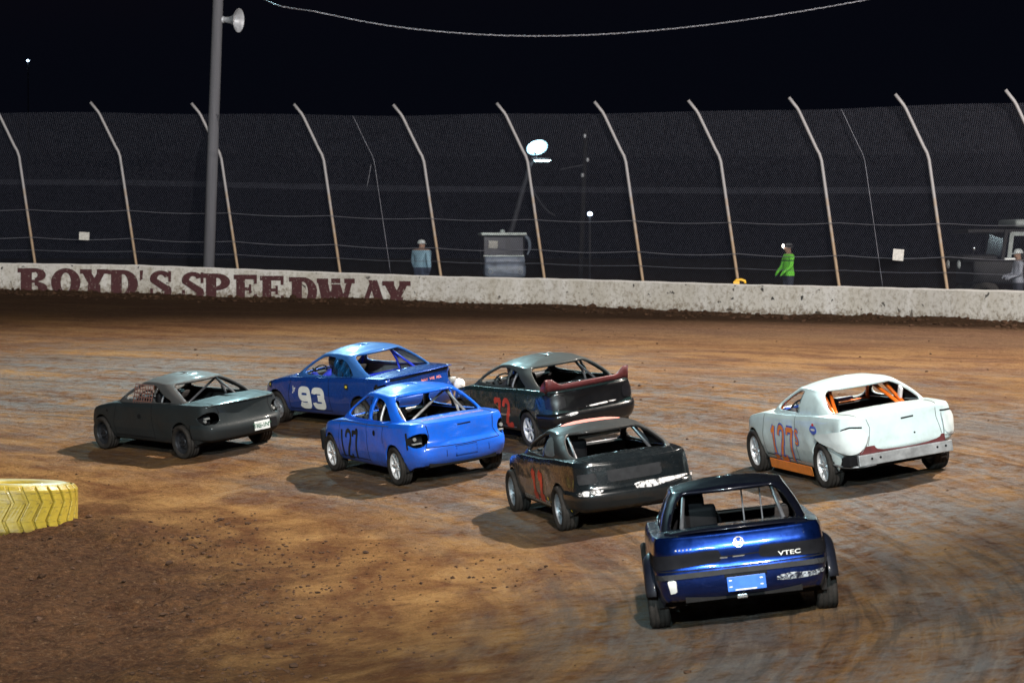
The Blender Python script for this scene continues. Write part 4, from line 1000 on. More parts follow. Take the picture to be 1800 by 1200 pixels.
# chequered strip along the sill
ck = MB()
for i in range(34):
    for k in range(2):
        if (i + k) % 2: continue
        v, f = c.ribbon([(.70 - i * .04, .285 + k * .035), (.66 - i * .04, .285 + k * .035)], 'L', .035, .004, .02); ck.add(v, f)
ck.build('chequered_strip', M['white'], c.body)
for (x, z, q) in ((-.62, .37, .03), (-.74, .33, .02), (-1.72, .36, .03), (-1.78, .42, .025), (-1.66, .30, .02), (-1.85, .34, .02)):
    c.patch([(x + q, z + q * .6), (x - q, z + q), (x - q, z - q), (x + q, z - q * .5)], 'L', M['yellow_ink'], 'yellow_splash', .006, .012, None, 1)
rp = c.patch([(.02, .30), (-.10, .42), (-.34, .40), (-.44, .10), (-.42, -.30), (-.20, -.42), (-.02, -.38), (-.10, 0)], 'T', M['salmon'], 'faded_roof_patch', .004, .04)
# dusty plastic quarter pane and rear shelf
M['plastic'] = simple('dusty_plastic_sheet', (.10, .12, .125), .4, 0, .3, 10)
c.patch([(-.34, 1.15), (-.58, 1.13), (-.85, 1.02), (-.98, .93), (-.34, .91)], 'L', M['plastic'], 'quarter_pane', .004, .04)
for x in (-1.30, -1.14, -.98): MB().box((x, -.05, .80), (.06, 1.1, .02), None, .004).build('shelf_bar', M['scrape'], c.root)
CARS['b11'] = c

# --- white 127s
PW = paint('white_race_paint', (.60, .72, .73), 0, .36, .6, .45, (.24, .19, .15), scr=.3)
c = Car('w127', 'white_race_car', 'white race car with orange 127s, orange sill and roll cage', mats(PW), coupe=True, seed=51, W=.85, rcorner=.72, zr=1.29, stop=-.34,
        zsh=[(-2.3, .955), (-1.95, .965), (-1.2, .955), (-.3, .91), (.9, .88), (1.5, .79), (1.95, .67), (2.2, .6)], gb=(-1.50, 1.0), gt=(-.84, .10), zbr=.46, wr=.305, ww=.22, tr=1.50,
        rear=[(0, .10), (.06, .02), (.12, .0), (.40, .0), (.75, .03), (.96, .05), (1, .07)])
c.wheels(7, M['alloy']); c.cage(M['cageorange'], diag=False, r=.026)
bb = empty_part('bumper_beam', c.root)
MB().box((-2.13, -.02, .40), (.07, 1.32, .145), None, .012).build('beam_face', M['beam'], bb)
for y in (.46, .34, -.46, -.58): MB().lathe([(0, .016), (-.003, .016), (-.003, 0)], 10, 'x', (-2.168, y, .41)).build('bolt_hole', M['gap'], bb)
MB().box((-2.10, 0, .52), (.05, 1.20, .10)).build('tail_void', M['maroon'], bb)
MB().tube(catmull([(-1.62, .80, .345), (-1.95, .76, .325), (-2.11, .60, .32), (-2.14, .40, .325)], 5), .014, 6).build('lower_trim', M['beam'], bb, True)
MB().tube(catmull([(-1.60, -.80, .52), (-1.95, -.78, .53), (-2.10, -.66, .54)], 5), .016, 6).build('upper_trim', M['beam'], bb, True)
MB().box((-2.02, .70, .40), (.16, .18, .12), Matrix.Rotation(R(25), 4, 'Z'), .02).build('corner_bracket', M['gap'], bb)
PW2 = paint('white_cover_panel', (.66, .72, .72), 0, .45, .2, .15, (.35, .30, .27), scr=.1)
c.patch([(.82, .79), (.68, .83), (.50, .80), (.47, .66), (.56, .52), (.74, .49), (.84, .60)], 'B', PW2, 'lamp_cover', .030, .03, None, 2); c.patch([(-.80, .84), (-.60, .85), (-.59, .56), (-.78, .56)], 'B', PW2, 'lamp_cover', .026, .03, None, 1)
c.seam([[(.46, .70), (.50, .60), (.57, .515), (.74, .485)], [(-.585, .84), (-.58, .56), (-.78, .55)]], 'B', .010, 'cover_edge', M['beam'], off=.034)
c.seam([[(.80, .80), (.68, .842), (.52, .82)], [(-.78, .855), (-.59, .87)]], 'B', .022, 'lamp_slot'); c.seam([[(-.02, .86), (-.20, .865)]], 'B', .022, 'boot_lock_slot'); c.seam([[(.47, .58), (.42, .80), (.45, .92)], [(-.56, .58), (-.52, .80), (-.53, .92)]], 'B', .007)
c.patch([(-.16, .665), (-.19, .665), (-.19, .64), (-.16, .64)], 'B', M['gap'], 'lock_hole', .004, .012, None, 1)
for lw, m_, of in ((.115, M['blue_ink'], .004), (.068, M['orange'], .007)):
    c.strokes('1', 'L', .56, .27, .20, .46, .05, lw, m_, off=of, lean=.04); c.strokes('2', 'L', .27, .27, .22, .46, .05, lw, m_, off=of, lean=.04); c.strokes('7', 'L', -.07, .27, .23, .46, .05, lw, m_, off=of, lean=.04)
    c.strokes('s', 'L', -.42, .54, .12, .18, .05, lw * .6, m_, off=of)
MB().box((0, .80, .18), (1.62, .012, .13), Matrix.Rotation(R(-6), 4, 'X'), .003).build('sill_skirt', M['orange'], c.root)
c.patch([(-1.00, .80), (-1.12, .85), (-1.26, .80), (-1.26, .74), (-1.12, .70), (-1.02, .74)], 'L', M['blue_ink'], 'round_decal', .005, .02, None, 2); c.patch([(-1.05, .79), (-1.22, .79), (-1.20, .76), (-1.05, .765)], 'L', M['white'], 'round_decal', .008, .015, None, 1)
c.patch([(-1.08, .845), (-1.15, .87), (-1.18, .83), (-1.11, .82)], 'L', M['red'], 'round_decal', .008, .015, None, 1)
MB().box((.58, .10, .905), (.20, 1.0, .03), Matrix.Rotation(R(12), 4, 'Y'), .005).build('dash_panel', M['blue_ink'], c.root)
MB().box((.46, .10, .86), (.03, 1.0, .05)).build('dash_edge', M['orange'], c.root)
for sy in (1, -1):
    MB().tube([(-.48, sy * .30, 1.22), (-1.30, sy * .52, .80)], .026, 8).build('rear_stay', M['cageorange'], c.root, True)
MB().box((-1.0, -.50, 1.02), (.10, .04, .28), Matrix.Rotation(R(-30), 4, 'Y'), .02).build('pillar_padding', M['scrape'], c.root, True)
CARS['w127'] = c

# --- dark blue car with VTEC lettering
M['mattblack'] = simple('taped_over_lamp', (.007, .007, .009), .7)
PV = paint('midnight_blue_metallic', (.003, .007, .032), .93, .30, .8, .18, (.03, .028, .028), flake=(.008, .034, .20), scr=.05)
PVr = paint('blackened_roof_paint', (.004, .005, .011), .3, .35, 1.0, .3, (.03, .028, .028), scr=.08)
PVd = paint('dusty_midnight_blue', (.006, .008, .016), .1, .5, .3, .6, (.030, .029, .030), scr=.1)
c = Car('vtec', 'midnight_blue_race_car', 'midnight blue race car with VTEC lettering and a blue number plate', mats(PV, None, PVr), seed=61, wb=2.60, tr=1.61, W=.855, zr=1.275, rcr=.03, bulge=.015, rw=(.055, .03, -.01), xr=-2.15, rcorner=.8, coupe=True,
        zsh=[(-2.3, .905), (-1.98, .92), (-1.2, .90), (-.3, .86), (.9, .83), (1.5, .75), (1.95, .65), (2.2, .58)], gb=(-1.42, 1.18), gt=(-.72, .25), yb=.72, yt=.545, pillars=[(-.3, .04, 0)],
        ndent=4, dentk=.5, rear=[(0, .16), (.10, .07), (.25, .012), (.37, .0), (.44, .0), (.48, .030), (.58, .034), (.74, .018), (.80, .020), (.96, .072), (1, .095)], wr=.295, ww=.20, arch=.33, damage=.006)
c.wheels(5, M['steel']); c.cage(M['cage'], diag=False)
for x in (-.30, -.12): MB().tube([(xx, -.02 + x, z) for xx, z in ((-.52, .80), (-.53, 1.17))], .008, 6).build('net_rod', M['cage'], c.root)
c.seam([[(.80, .545), (.4, .552), (0, .555), (-.4, .552), (-.80, .545)]], 'B', .050, 'bumper_moulding', M['greypanel'], off=.012)
c.patch([(.83, .765), (.83, .75), (.24, .765), (.20, .765), (.17, .70), (.18, .66), (.24, .65), (.83, .605)], 'B', M['mattblack'], 'tail_lamp', .007, .03, None, 0)
c.patch([(-.83, .765), (-.83, .75), (-.24, .765), (-.20, .765), (-.17, .70), (-.18, .66), (-.24, .65), (-.83, .605)], 'B', M['mattblack'], 'tail_lamp', .007, .03, None, 0)
c.seam([[(.20, .70), (.05, .694), (-.20, .70)], [(.80, .60), (0, .595), (-.80, .60)]], 'B', .012)
c.seam([[(.07, .688), (-.04, .688)], [(.19, .688), (.12, .686)]], 'B', .011, 'latch_trim', M['chrome'], off=.008)
c.spoiler(-1.72, .93, 1.36, .34, -.012, .045, PVr, .16, .03, 'boot_spoiler')
c.spoiler(-1.80, .905, 1.22, .22, -.01, .03, M['lensblack'], .12, .01, 'spoiler_gap')
c.text('VTEC', 'B', -.46, .665, .042, M['white'], 'lettering', off=.012, sx=1.5, bold=.01)
for k in range(5): c.seam([[(.60 - k * .035, .792), (.585 - k * .035, .792)]], 'B', .014, 'small_badge', M['chrome'], off=.008)
em = []
for sgn in (1,):
    em += [[(.045 * math.cos(a), .815 + .045 * math.sin(a)) for a in np.linspace(0, 2 * math.pi, 20)], [(.022, .84), (.016, .79)], [(-.022, .84), (-.016, .79)], [(.018, .812), (-.018, .812)]]
c.seam(em, 'B', .012, 'badge', M['chrome'], off=.008)
pl = bplate(c, -.03, .435, .36, .135, None, simple('blue_plate', (.03, .13, .55), .4, 0, .2), 'number_plate', x=-2.165, tilt=0.0)
for y, z in ((.12, .47), (-.17, .47), (.12, .41), (-.17, .41)): MB().box((-2.171, y, z), (.004, .028, .010)).build('plate_bolt', M['scrape'], pl)
MB().box((-2.171, -.02, .378), (.004, .20, .010)).build('plate_dirt_edge', M['scrape'], pl)
MB().box((-2.155, -.03, .515), (.02, .40, .03), None, .005).build('plate_hood', M['gap'], c.root)
N = NT('cracked_bumper_paint'); n_ = N.noise(N.coord(), 26, 6, .75, 1.0); N.set(Base_Color=N.mix(N.ramp(n_, [(.47, 0.0), (.54, 1.0)]), (.006, .008, .02), (.45, .48, .52)), Roughness=.5)
c.patch([(-.30, .46), (-.45, .485), (-.60, .465), (-.78, .48), (-.78, .43), (-.55, .415), (-.32, .42)], 'B', N.m, 'paint_damage', .006, .02, None, 1)
c.patch([(.70, .52), (.62, .525), (.62, .40), (.68, .39)], 'B', M['white'], 'sticker', .006, .02, None, 0)
MB().box((-2.05, .02, .305), (.05, .10, .04), None, .01).build('tow_eye', M['chrome'], c.root)
CARS['vtec'] = c

for sy in (1, -1):                                  # flared rear wings over the wide tyres
    V = []; F = []; n = 20; p_ = c.p
    for i in range(n + 1):
        a = R(8 + 164 * i / n)
        for rr_, yy in ((.12, -.035), (.085, .015), (.045, .048), (.012, .058), (-.004, .050)):
            V.append((-p_['wb'] / 2 + (p_['arch'] + rr_) * math.cos(a) * 1.06, sy * (p_['W'] + yy), p_['wr'] + (p_['arch'] + rr_) * math.sin(a)))
    for i in range(n):
        for k in range(4): F.append((i * 5 + k, i * 5 + k + 1, i * 5 + 6 + k, i * 5 + 5 + k))
    fl_ = obj('wheel_flare', V, F, PVd, c.root, True); md = fl_.modifiers.new('t', 'SOLIDIFY'); md.thickness = .012
# ------------------------------------------------------------------ people
def cloth_mat(name, bands, arm=None):
    """colours by height on the figure: list of (z_from, colour)"""
    N = NT(name); co = N.coord(); sp = N.n('SeparateXYZ', i={0: co}); z = N.math('DIVIDE', sp.outputs[2], 2.0)
    col = N.ramp(z, [(max(0, b[0] / 2.0), b[1]) for b in bands], 'CONSTANT')
    n = N.noise(co, 22, 5, .6); N.set(Base_Color=N.mix(N.math('MULTIPLY', n, .5), col, N.mix(.5, col, (.02, .02, .025))), Roughness=.85); N.bump(N.noise(co, 9, 4), .5, .03)
    return N.m
SKIN = (.42, .25, .18)
def figure(name, J, E_, mat, parent, sub=1):
    """one continuous skinned body; J: joint -> (pos, radius)"""
    names = list(J); me = bpy.data.meshes.new(name); me.from_pydata([J[n][0] for n in names], [(names.index(a), names.index(b)) for a, b in E_], [])
    o = bpy.data.objects.new(name, me); COL.objects.link(o); o.parent = parent; me.materials.append(mat)
    o.modifiers.new('skin', 'SKIN'); bm = bmesh.new(); bm.from_mesh(me)
    L = bm.verts.layers.skin.verify()
    bm.verts.ensure_lookup_table()
    for i, n in enumerate(names):
        r = J[n][1]; bm.verts[i][L].radius = r if isinstance(r, tuple) else (r, r); bm.verts[i][L].use_root = (i == 0)
    bm.to_mesh(me); bm.free(); o.modifiers['skin'].use_smooth_shade = True
    m = o.modifiers.new('sub', 'SUBSURF'); m.levels = sub; m.render_levels = sub
    return o
def hand(J, E_, wrist, root, d, side, up=(0, 0, 1)):
    d = Vector(d).normalized(); s = Vector(up).cross(d).normalized(); n = d.cross(s); w = Vector(root)
    J[wrist + 'palm'] = (tuple(w + d * .055), (.040, .022)); E_.append((wrist, wrist + 'palm'))
    for k, (o, l) in enumerate(((-.03, .065), (-.01, .075), (.01, .07), (.03, .055))):
        a = w + d * .085 + s * o; J[f'{wrist}f{k}a'] = (tuple(a), .010); J[f'{wrist}f{k}b'] = (tuple(a + d * l * .55 - n * .015), .009); J[f'{wrist}f{k}c'] = (tuple(a + d * l * .8 - n * .04), .008)
        E_ += [(wrist + 'palm', f'{wrist}f{k}a'), (f'{wrist}f{k}a', f'{wrist}f{k}b'), (f'{wrist}f{k}b', f'{wrist}f{k}c')]
    a = w + d * .04 + s * side * .045; J[wrist + 'ta'] = (tuple(a), .012); J[wrist + 'tb'] = (tuple(a + d * .045 + s * side * .02), .010); E_ += [(wrist, wrist + 'ta'), (wrist + 'ta', wrist + 'tb')]
def head_parts(J, E_, neck, hz, fx, fy, k=1.0):
    """neck -> skull with chin, nose, ears; facing (fx,fy)"""
    f = Vector((fx, fy, 0)).normalized(); n = Vector(neck)
    J['head'] = (tuple(n + Vector((0, 0, .13)) + f * .015), (.088 * k, .098 * k)); J['crown'] = (tuple(n + Vector((0, 0, .21)) - f * .01), (.075 * k, .085 * k))
    J['chin'] = (tuple(n + Vector((0, 0, .07)) + f * .045), (.045, .05)); J['nose'] = (tuple(n + Vector((0, 0, .125)) + f * .115), .014)
    E_ += [('neck', 'head'), ('head', 'crown'), ('head', 'chin'), ('head', 'nose')]
def stander(name, label, loc, face, mat, arms, group=None, bulk=1.0):
    t = thing(name, label, 'person', loc, group); fx, fy = math.cos(face), math.sin(face); sx, sy = -fy, fx
    J = {'pelvis': ((0, 0, .95), (.150, .12)), 'belly': ((fx * .02, fy * .02, 1.12), (.165, .13)), 'chest': ((0, 0, 1.30), (.175, .125)), 'upper': ((0, 0, 1.43), (.13, .09)), 'neck': ((fx * .01, fy * .01, 1.52), .058)}
    E_ = [('pelvis', 'belly'), ('belly', 'chest'), ('chest', 'upper'), ('upper', 'neck')]
    head_parts(J, E_, (fx * .01, fy * .01, 1.52), 1.6, fx, fy)
    for s, q in ((1, 'l'), (-1, 'r')):
        J['hip' + q] = ((sx * s * .10, sy * s * .10, .88), .105); J['knee' + q] = ((sx * s * .115 + fx * .02, sy * s * .115 + fy * .02, .49), .070); J['ank' + q] = ((sx * s * .12, sy * s * .12, .09), .050); J['toe' + q] = ((sx * s * .13 + fx * .16, sy * s * .13 + fy * .16, .04), .042)
        E_ += [('pelvis', 'hip' + q), ('hip' + q, 'knee' + q), ('knee' + q, 'ank' + q), ('ank' + q, 'toe' + q)]
        el, wr = arms[q]; W_ = lambda p: (sx * p[0] + fx * p[1], sy * p[0] + fy * p[1], p[2])
        J['sh' + q] = ((sx * s * .19, sy * s * .19, 1.42), .072); J['el' + q] = (W_(el), .052); J['wr' + q] = (W_(wr), .036)
        E_ += [('upper', 'sh' + q), ('sh' + q, 'el' + q), ('el' + q, 'wr' + q)]
        d = Vector(W_(wr)) - Vector(W_(el)); hand(J, E_, 'wr' + q, W_(wr), d, 1, (fx, fy, .01))
    for n_ in ('pelvis', 'belly', 'chest', 'upper', 'shl', 'shr', 'ell', 'elr', 'wrl', 'wrr', 'hipl', 'hipr'):
        p_, r_ = J[n_]; J[n_] = ((p_[0] * (1 + (bulk - 1) * .7), p_[1] * (1 + (bulk - 1) * .7), p_[2]), tuple(q * bulk for q in (r_ if isinstance(r_, tuple) else (r_, r_))))
    figure('body', J, E_, mat, t, 2); return t, Vector((fx, fy, 0))
def cap(t, f, z, mat, brim=True):
    mb = MB(); c = Vector((0, 0, z))
    mb.lathe([(0, .118), (.03, .118), (.07, .105), (.105, .07), (.12, 0)], 18, 'z', tuple(c))
    o = mb.build('cap', mat, t, True)
    if brim:
        n = 10; V = []; F = []; s = Vector((-f.y, f.x, 0))
        for i in range(n + 1):
            a = R(-62 + 124 * i / n); d = f * math.cos(a) + s * math.sin(a); V += [c + d * .112 + Vector((0, 0, .012)), c + d * .112 + f * .085 * math.cos(a) + Vector((0, 0, -.008)), c + d * .112 + f * .085 * math.cos(a) + Vector((0, 0, -.014)), c + d * .112]
        for i in range(n):
            for k in range(4): F.append((4 * i + k, 4 * i + (k + 1) % 4, 4 * i + 4 + (k + 1) % 4, 4 * i + 4 + k))
        obj('cap_brim', V, F, mat, o, True)
def behind(px, dist=1.6):
    x, y = wall_xy(px, RW + TH + dist); return x, y, float(ground_z(np.array([x]), np.array([y]))[0])
M['capwhite'] = simple('cap_white_cotton', (.75, .78, .78), .8)
m1 = cloth_mat('pale_blue_shirt_and_jeans', [(0, (.03, .03, .03)), (.10, (.06, .08, .14)), (.98, (.32, .52, .66)), (1.47, SKIN)])
p = behind(741, 3.0); t, f = stander('person', 'man in pale blue t-shirt and white cap standing behind the fence', (p[0], p[1], unproj(741, 420, p[1])[2] - 1.80), R(48), m1,
            {'l': ((.26, .02, 1.16), (.28, .10, .94)), 'r': ((-.30, -.10, 1.16), (-.36, -.12, .90))}, bulk=1.5)
cap(t, f, 1.665, M['capwhite'])
m2 = cloth_mat('lime_safety_jacket', [(0, (.02, .02, .02)), (.10, (.03, .035, .06)), (.92, (.22, .85, .06)), (1.30, (.05, .09, .05)), (1.335, (.22, .85, .06)), (1.49, SKIN)])
p = behind(1386, 2.2); t, f = stander('person', 'track worker in a lime green safety jacket wearing a lit headlamp', (p[0], p[1], unproj(1386, 427, p[1])[2] - 1.78), R(200), m2,
            {'l': ((.27, .06, 1.17), (.22, .24, 1.02)), 'r': ((-.27, .04, 1.17), (-.24, .20, 1.0))}, bulk=1.12)
cap(t, f, 1.66, simple('dark_knit_cap', (.10, .10, .11), .9), False)
M['lamp_on'] = simple('headlamp_glow', (1, 1, .95), .5, emis=(1.0, .95, .85), est=14)
hl = Vector((f.x, f.y, 0)) * .12; ho = MB().lathe([(-.02, .03), (0, .045), (.02, .045), (.03, .035)], 14, 'z', (0, 0, 0)).build('headlamp', M['rubber'], t); ho.location = (hl.x, hl.y, 1.70); ho.rotation_euler = (R(90), 0, R(200 + 90))
le = MB().lathe([(0, .055), (.012, .045), (.02, 0)], 16, 'y').build('headlamp_lens', M['lamp_on'], ho); le.rotation_euler = (R(90), 0, 0); le.location = (0, 0, .034)
hs = MB().lathe([(-.02, .122), (.02, .122)], 18, 'z').build('headlamp_strap', M['rubber'], t); hs.location = (0, 0, 1.70)
m3 = cloth_mat('white_shirt_dark_trousers', [(0, (.02, .02, .02)), (.10, (.05, .05, .07)), (.95, (.42, .43, .50)), (1.48, SKIN)])
p = behind(1790, 1.6); t, f = stander('person', 'person in a white cap and pale shirt standing beside the dark off-road truck', (p[0], p[1], unproj(1790, 437, p[1])[2] - 1.78), R(190), m3,
            {'l': ((.26, .05, 1.16), (.18, .26, 1.10)), 'r': ((-.26, .05, 1.16), (-.20, .24, 1.12))})
cap(t, f, 1.665, M['capwhite'])

# ------------------------------------------------------------------ drivers
def driver(c, suit, helm, label, lean=0.0):
    t = thing('person', label, 'person', mat=c.mw @ Matrix.Translation((FWD, 0, 0))); Y0 = .36; zk = c.p.get('drv', 0)
    J = {'pelvis': ((-.20, Y0, .52 + zk), (.15, .13)), 'belly': ((-.26, Y0, .68 + zk), (.15, .12)), 'chest': ((-.30, Y0, .84 + zk), (.17, .12)), 'upper': ((-.30, Y0, .95 + zk), (.12, .09)), 'neck': ((-.27, Y0, 1.02 + zk), .06), 'head': ((-.25, Y0, 1.11 + zk), .09)}
    E_ = [('pelvis', 'belly'), ('belly', 'chest'), ('chest', 'upper'), ('upper', 'neck'), ('neck', 'head')]
    for s, q in ((1, 'l'), (-1, 'r')):
        J['hip' + q] = ((-.12, Y0 + s * .10, .50 + zk), .10); J['knee' + q] = ((.32, Y0 + s * .13, .60), .072); J['ank' + q] = ((.58, Y0 + s * .10, .36), .05); J['toe' + q] = ((.70, Y0 + s * .10, .42), .04)
        J['sh' + q] = ((-.30, Y0 + s * .19, .93 + zk), .075); J['el' + q] = ((-.06, Y0 + s * .26, .80 + zk), .055); J['wr' + q] = ((.18, Y0 + s * .185, .90), .04)
        E_ += [('pelvis', 'hip' + q), ('hip' + q, 'knee' + q), ('knee' + q, 'ank' + q), ('ank' + q, 'toe' + q), ('upper', 'sh' + q), ('sh' + q, 'el' + q), ('el' + q, 'wr' + q)]
        hand(J, E_, 'wr' + q, (.18, Y0 + s * .185, .90), (1, -s * .15, .1), -s)
    b = figure('body', J, E_, suit, t, 1)
    h = MB(); h.lathe([(-.15, .085), (-.12, .125), (-.05, .142), (.02, .142), (.08, .122), (.12, .08), (.135, 0)], 22, 'z'); ho = h.build('helmet', helm, t, True); ho.location = (-.25, Y0, 1.125 + zk); ho.scale = (1.08, .95, 1.0)
    V = []; F = []; n = 12
    for i in range(n + 1):
        a = R(-70 + 140 * i / n)
        for zz, rr_ in ((-.045, .147), (.035, .143)): V.append((math.cos(a) * rr_, math.sin(a) * rr_, zz))
    for i in range(n): F.append((2 * i, 2 * i + 2, 2 * i + 3, 2 * i + 1))
    obj('visor', V, F, M['visor'], ho, True)
    return t
driver(CARS['b93'], M['suitblue'], M['helmet_dark'], 'driver in a bright blue racing suit gripping the wheel of car 93')
driver(CARS['gray'], M['suitdark'], M['helmet_dark'], 'driver in dark suit and black helmet behind the window net')
driver(CARS['b127'], M['suitdark'], M['helmet_dark'], 'driver in dark suit and black helmet inside the bright blue saloon')
driver(CARS['b72'], M['suitdark'], M['helmet_dark'], 'driver in dark suit and black helmet inside the dark green saloon')
driver(CARS['b11'], M['suitdark'], M['helmet_dark'], 'driver in dark suit and black helmet inside the black coupe')
driver(CARS['w127'], M['suitdark'], M['helmet_white'], 'driver in dark suit and silver helmet inside the white car')
driver(CARS['vtec'], M['suitdark'], M['helmet_dark'], 'driver in dark suit and black helmet inside the midnight blue car')

# ------------------------------------------------------------------ yellow marker tyre
N = NT('scuffed_yellow_paint'); co = N.coord(); n1 = N.noise(co, 3, 6, .65); mp = N.n('Mapping', i={0: co}); mp.inputs['Scale'].default_value = (3, 3, 14); n2 = N.noise(mp.outputs[0], 2.2, 6, .7)
c_ = N.mix(N.ramp(n1, [(.35, 0.0), (.7, 1.0)]), (.27, .195, .018), (.37, .275, .032)); c_ = N.mix(N.ramp(n2, [(.52, 0.0), (.66, .75)]), c_, (.09, .072, .025))
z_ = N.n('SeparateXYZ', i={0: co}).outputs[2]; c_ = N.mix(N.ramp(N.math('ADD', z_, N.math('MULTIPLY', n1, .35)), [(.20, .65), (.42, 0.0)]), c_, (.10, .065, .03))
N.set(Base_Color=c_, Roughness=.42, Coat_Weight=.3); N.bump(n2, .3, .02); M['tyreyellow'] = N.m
tx = unproj(12, 935, 44.6); RT, HT = 1.06, .80
t = thing('marker_tyre', 'huge yellow painted tractor tyre lying flat at the inside of the turn', 'tyre', (tx[0], 44.6, tx[2] - .03))
t.rotation_euler = (R(-1.5), R(1.0), .1)
r0 = RT - .055
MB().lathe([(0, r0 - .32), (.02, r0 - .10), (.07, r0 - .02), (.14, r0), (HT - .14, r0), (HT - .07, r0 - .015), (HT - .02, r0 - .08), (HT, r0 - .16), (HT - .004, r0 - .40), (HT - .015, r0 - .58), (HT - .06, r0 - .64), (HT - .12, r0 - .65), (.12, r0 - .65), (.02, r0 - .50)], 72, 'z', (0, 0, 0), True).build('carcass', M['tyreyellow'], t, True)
nl = 30; da = 2 * math.pi / nl; zs_ = [.03, .09, .26, .53, .71, .775]; sh = [.62, .52, .18, .80, .40, .34]; rd = [-.05, 0, 0, 0, -.005, -.06]
V = []; F = []
for zz, s_, d_ in zip(zs_, sh, rd):
    for k in range(4):
        a = (s_ + .80 * k / 3 - .5) * da; V.append(((RT + d_) * math.cos(a), (RT + d_) * math.sin(a), zz))
    for k in range(4):
        a = (s_ + .80 * k / 3 - .5) * da; V.append(((r0 - .03) * math.cos(a), (r0 - .03) * math.sin(a), zz))
for i in range(5):
    for k in range(3): F.append((i * 8 + k, i * 8 + k + 1, i * 8 + 8 + k + 1, i * 8 + 8 + k))
    F.append((i * 8, i * 8 + 8, i * 8 + 12, i * 8 + 4)); F.append((i * 8 + 3, i * 8 + 7, i * 8 + 15, i * 8 + 11))
for k in range(3): F.append((k, k + 4, k + 5, k + 1)); F.append((40 + k, 41 + k, 45 + k, 44 + k))
lug = obj('tread_lug', V, F, M['tyreyellow'], t); bv_ = lug.modifiers.new('b', 'BEVEL'); bv_.width = .012; bv_.segments = 2; bv_.limit_method = 'ANGLE'
for i in range(1, nl):
    q = lug.copy(); COL.objects.link(q); q.parent = t; q.rotation_euler = (0, 0, i * da)

# ------------------------------------------------------------------ golf cart behind the fence
M['cartwhite'] = simple('cart_white_roof', (.62, .68, .66), .5); M['cartblue'] = simple('cart_grey_blue', (.17, .20, .26), .45, 0, .4, 6); M['cartdark'] = simple('cart_dark_trim', (.02, .02, .023), .5)
N = NT('tinted_windscreen'); N.set(Base_Color=(.05, .055, .08, 1), Roughness=.15, Alpha=.72); M['screen'] = N.m
p = behind(885, 3.4); zc = unproj(885, 409, p[1])[2]
t = thing('golf_cart', 'golf cart with white roof and grey blue front parked behind the fence', 'golf cart', (p[0], p[1], zc - 1.84)); t.rotation_euler = (0, 0, R(4))
MB().box((0, .55, 1.80), (1.30, 1.75, .085), None, .04).build('canopy', M['cartwhite'], t, True)
for sx_ in (-1, 1):
    MB().tube([(sx_ * .56, -.12, .95), (sx_ * .58, -.05, 1.78)], .022, 8).build('canopy_post', M['cartdark'], t, True); MB().tube([(sx_ * .56, 1.2, .75), (sx_ * .58, 1.2, 1.78)], .022, 8).build('canopy_post', M['cartdark'], t, True)
MB().box((0, -.10, 1.39), (1.10, .012, .70), Matrix.Rotation(R(-4), 4, 'X')).build('windscreen', M['screen'], t)
MB().box((0, -.16, 1.18), (1.16, .05, .035), None, .01).build('windscreen_rail', M['cartwhite'], t)
MB().box((0, -.45, .78), (1.18, .75, .42), None, .12).build('front_cowl', M['cartblue'], t, True); MB().box((0, -.42, 1.02), (1.14, .5, .20), Matrix.Rotation(R(-14), 4, 'X'), .06).build('dash_cowl', M['cartblue'], t, True)
MB().box((0, .5, .42), (1.14, 2.1, .12), None, .03).build('floor_tray', M['cartdark'], t); MB().box((0, .75, .72), (1.1, .5, .14), None, .05).build('seat_cushion', M['cartdark'], t, True); MB().box((0, 1.0, 1.02), (1.1, .12, .46), None, .05).build('seat_back', M['cartdark'], t, True)
for sx_ in (-1, 1):
    MB().lathe([(-.02, .06), (0, .075), (.02, .07)], 14, 'y', (sx_ * .42, -.83, .74)).build('headlight', M['plate'], t, True)
    for yy in (-.45, 1.25): MB().lathe([(-.09, .12), (-.10, .20), (-.07, .24), (.07, .24), (.10, .20), (.09, .12), (.06, 0)], 20, 'x', (sx_ * .50, yy, .24)).build('wheel', M['tyre'], t, True)
MB().box((-.30, -.135, 1.50), (.26, .008, .22), Matrix.Rotation(R(3), 4, 'Y')).build('paper_notice', M['paper'], t)
MB().lathe([(0, .07), (.05, .07), (.08, .05), (.09, 0)], 14, 'z', (-.02, .1, 1.845)).build('roof_beacon', M['cartwhite'], t, True)
MB().tube(catmull([(.60, -.05, 1.78), (.72, -.08, 1.62), (.74, -.08, 1.40), (.68, -.08, 1.22)], 5), [.05] * 6 + [.045] * 6 + [.03] * 4, 8).build('rolled_curtain', M['cartblue'], t, True)

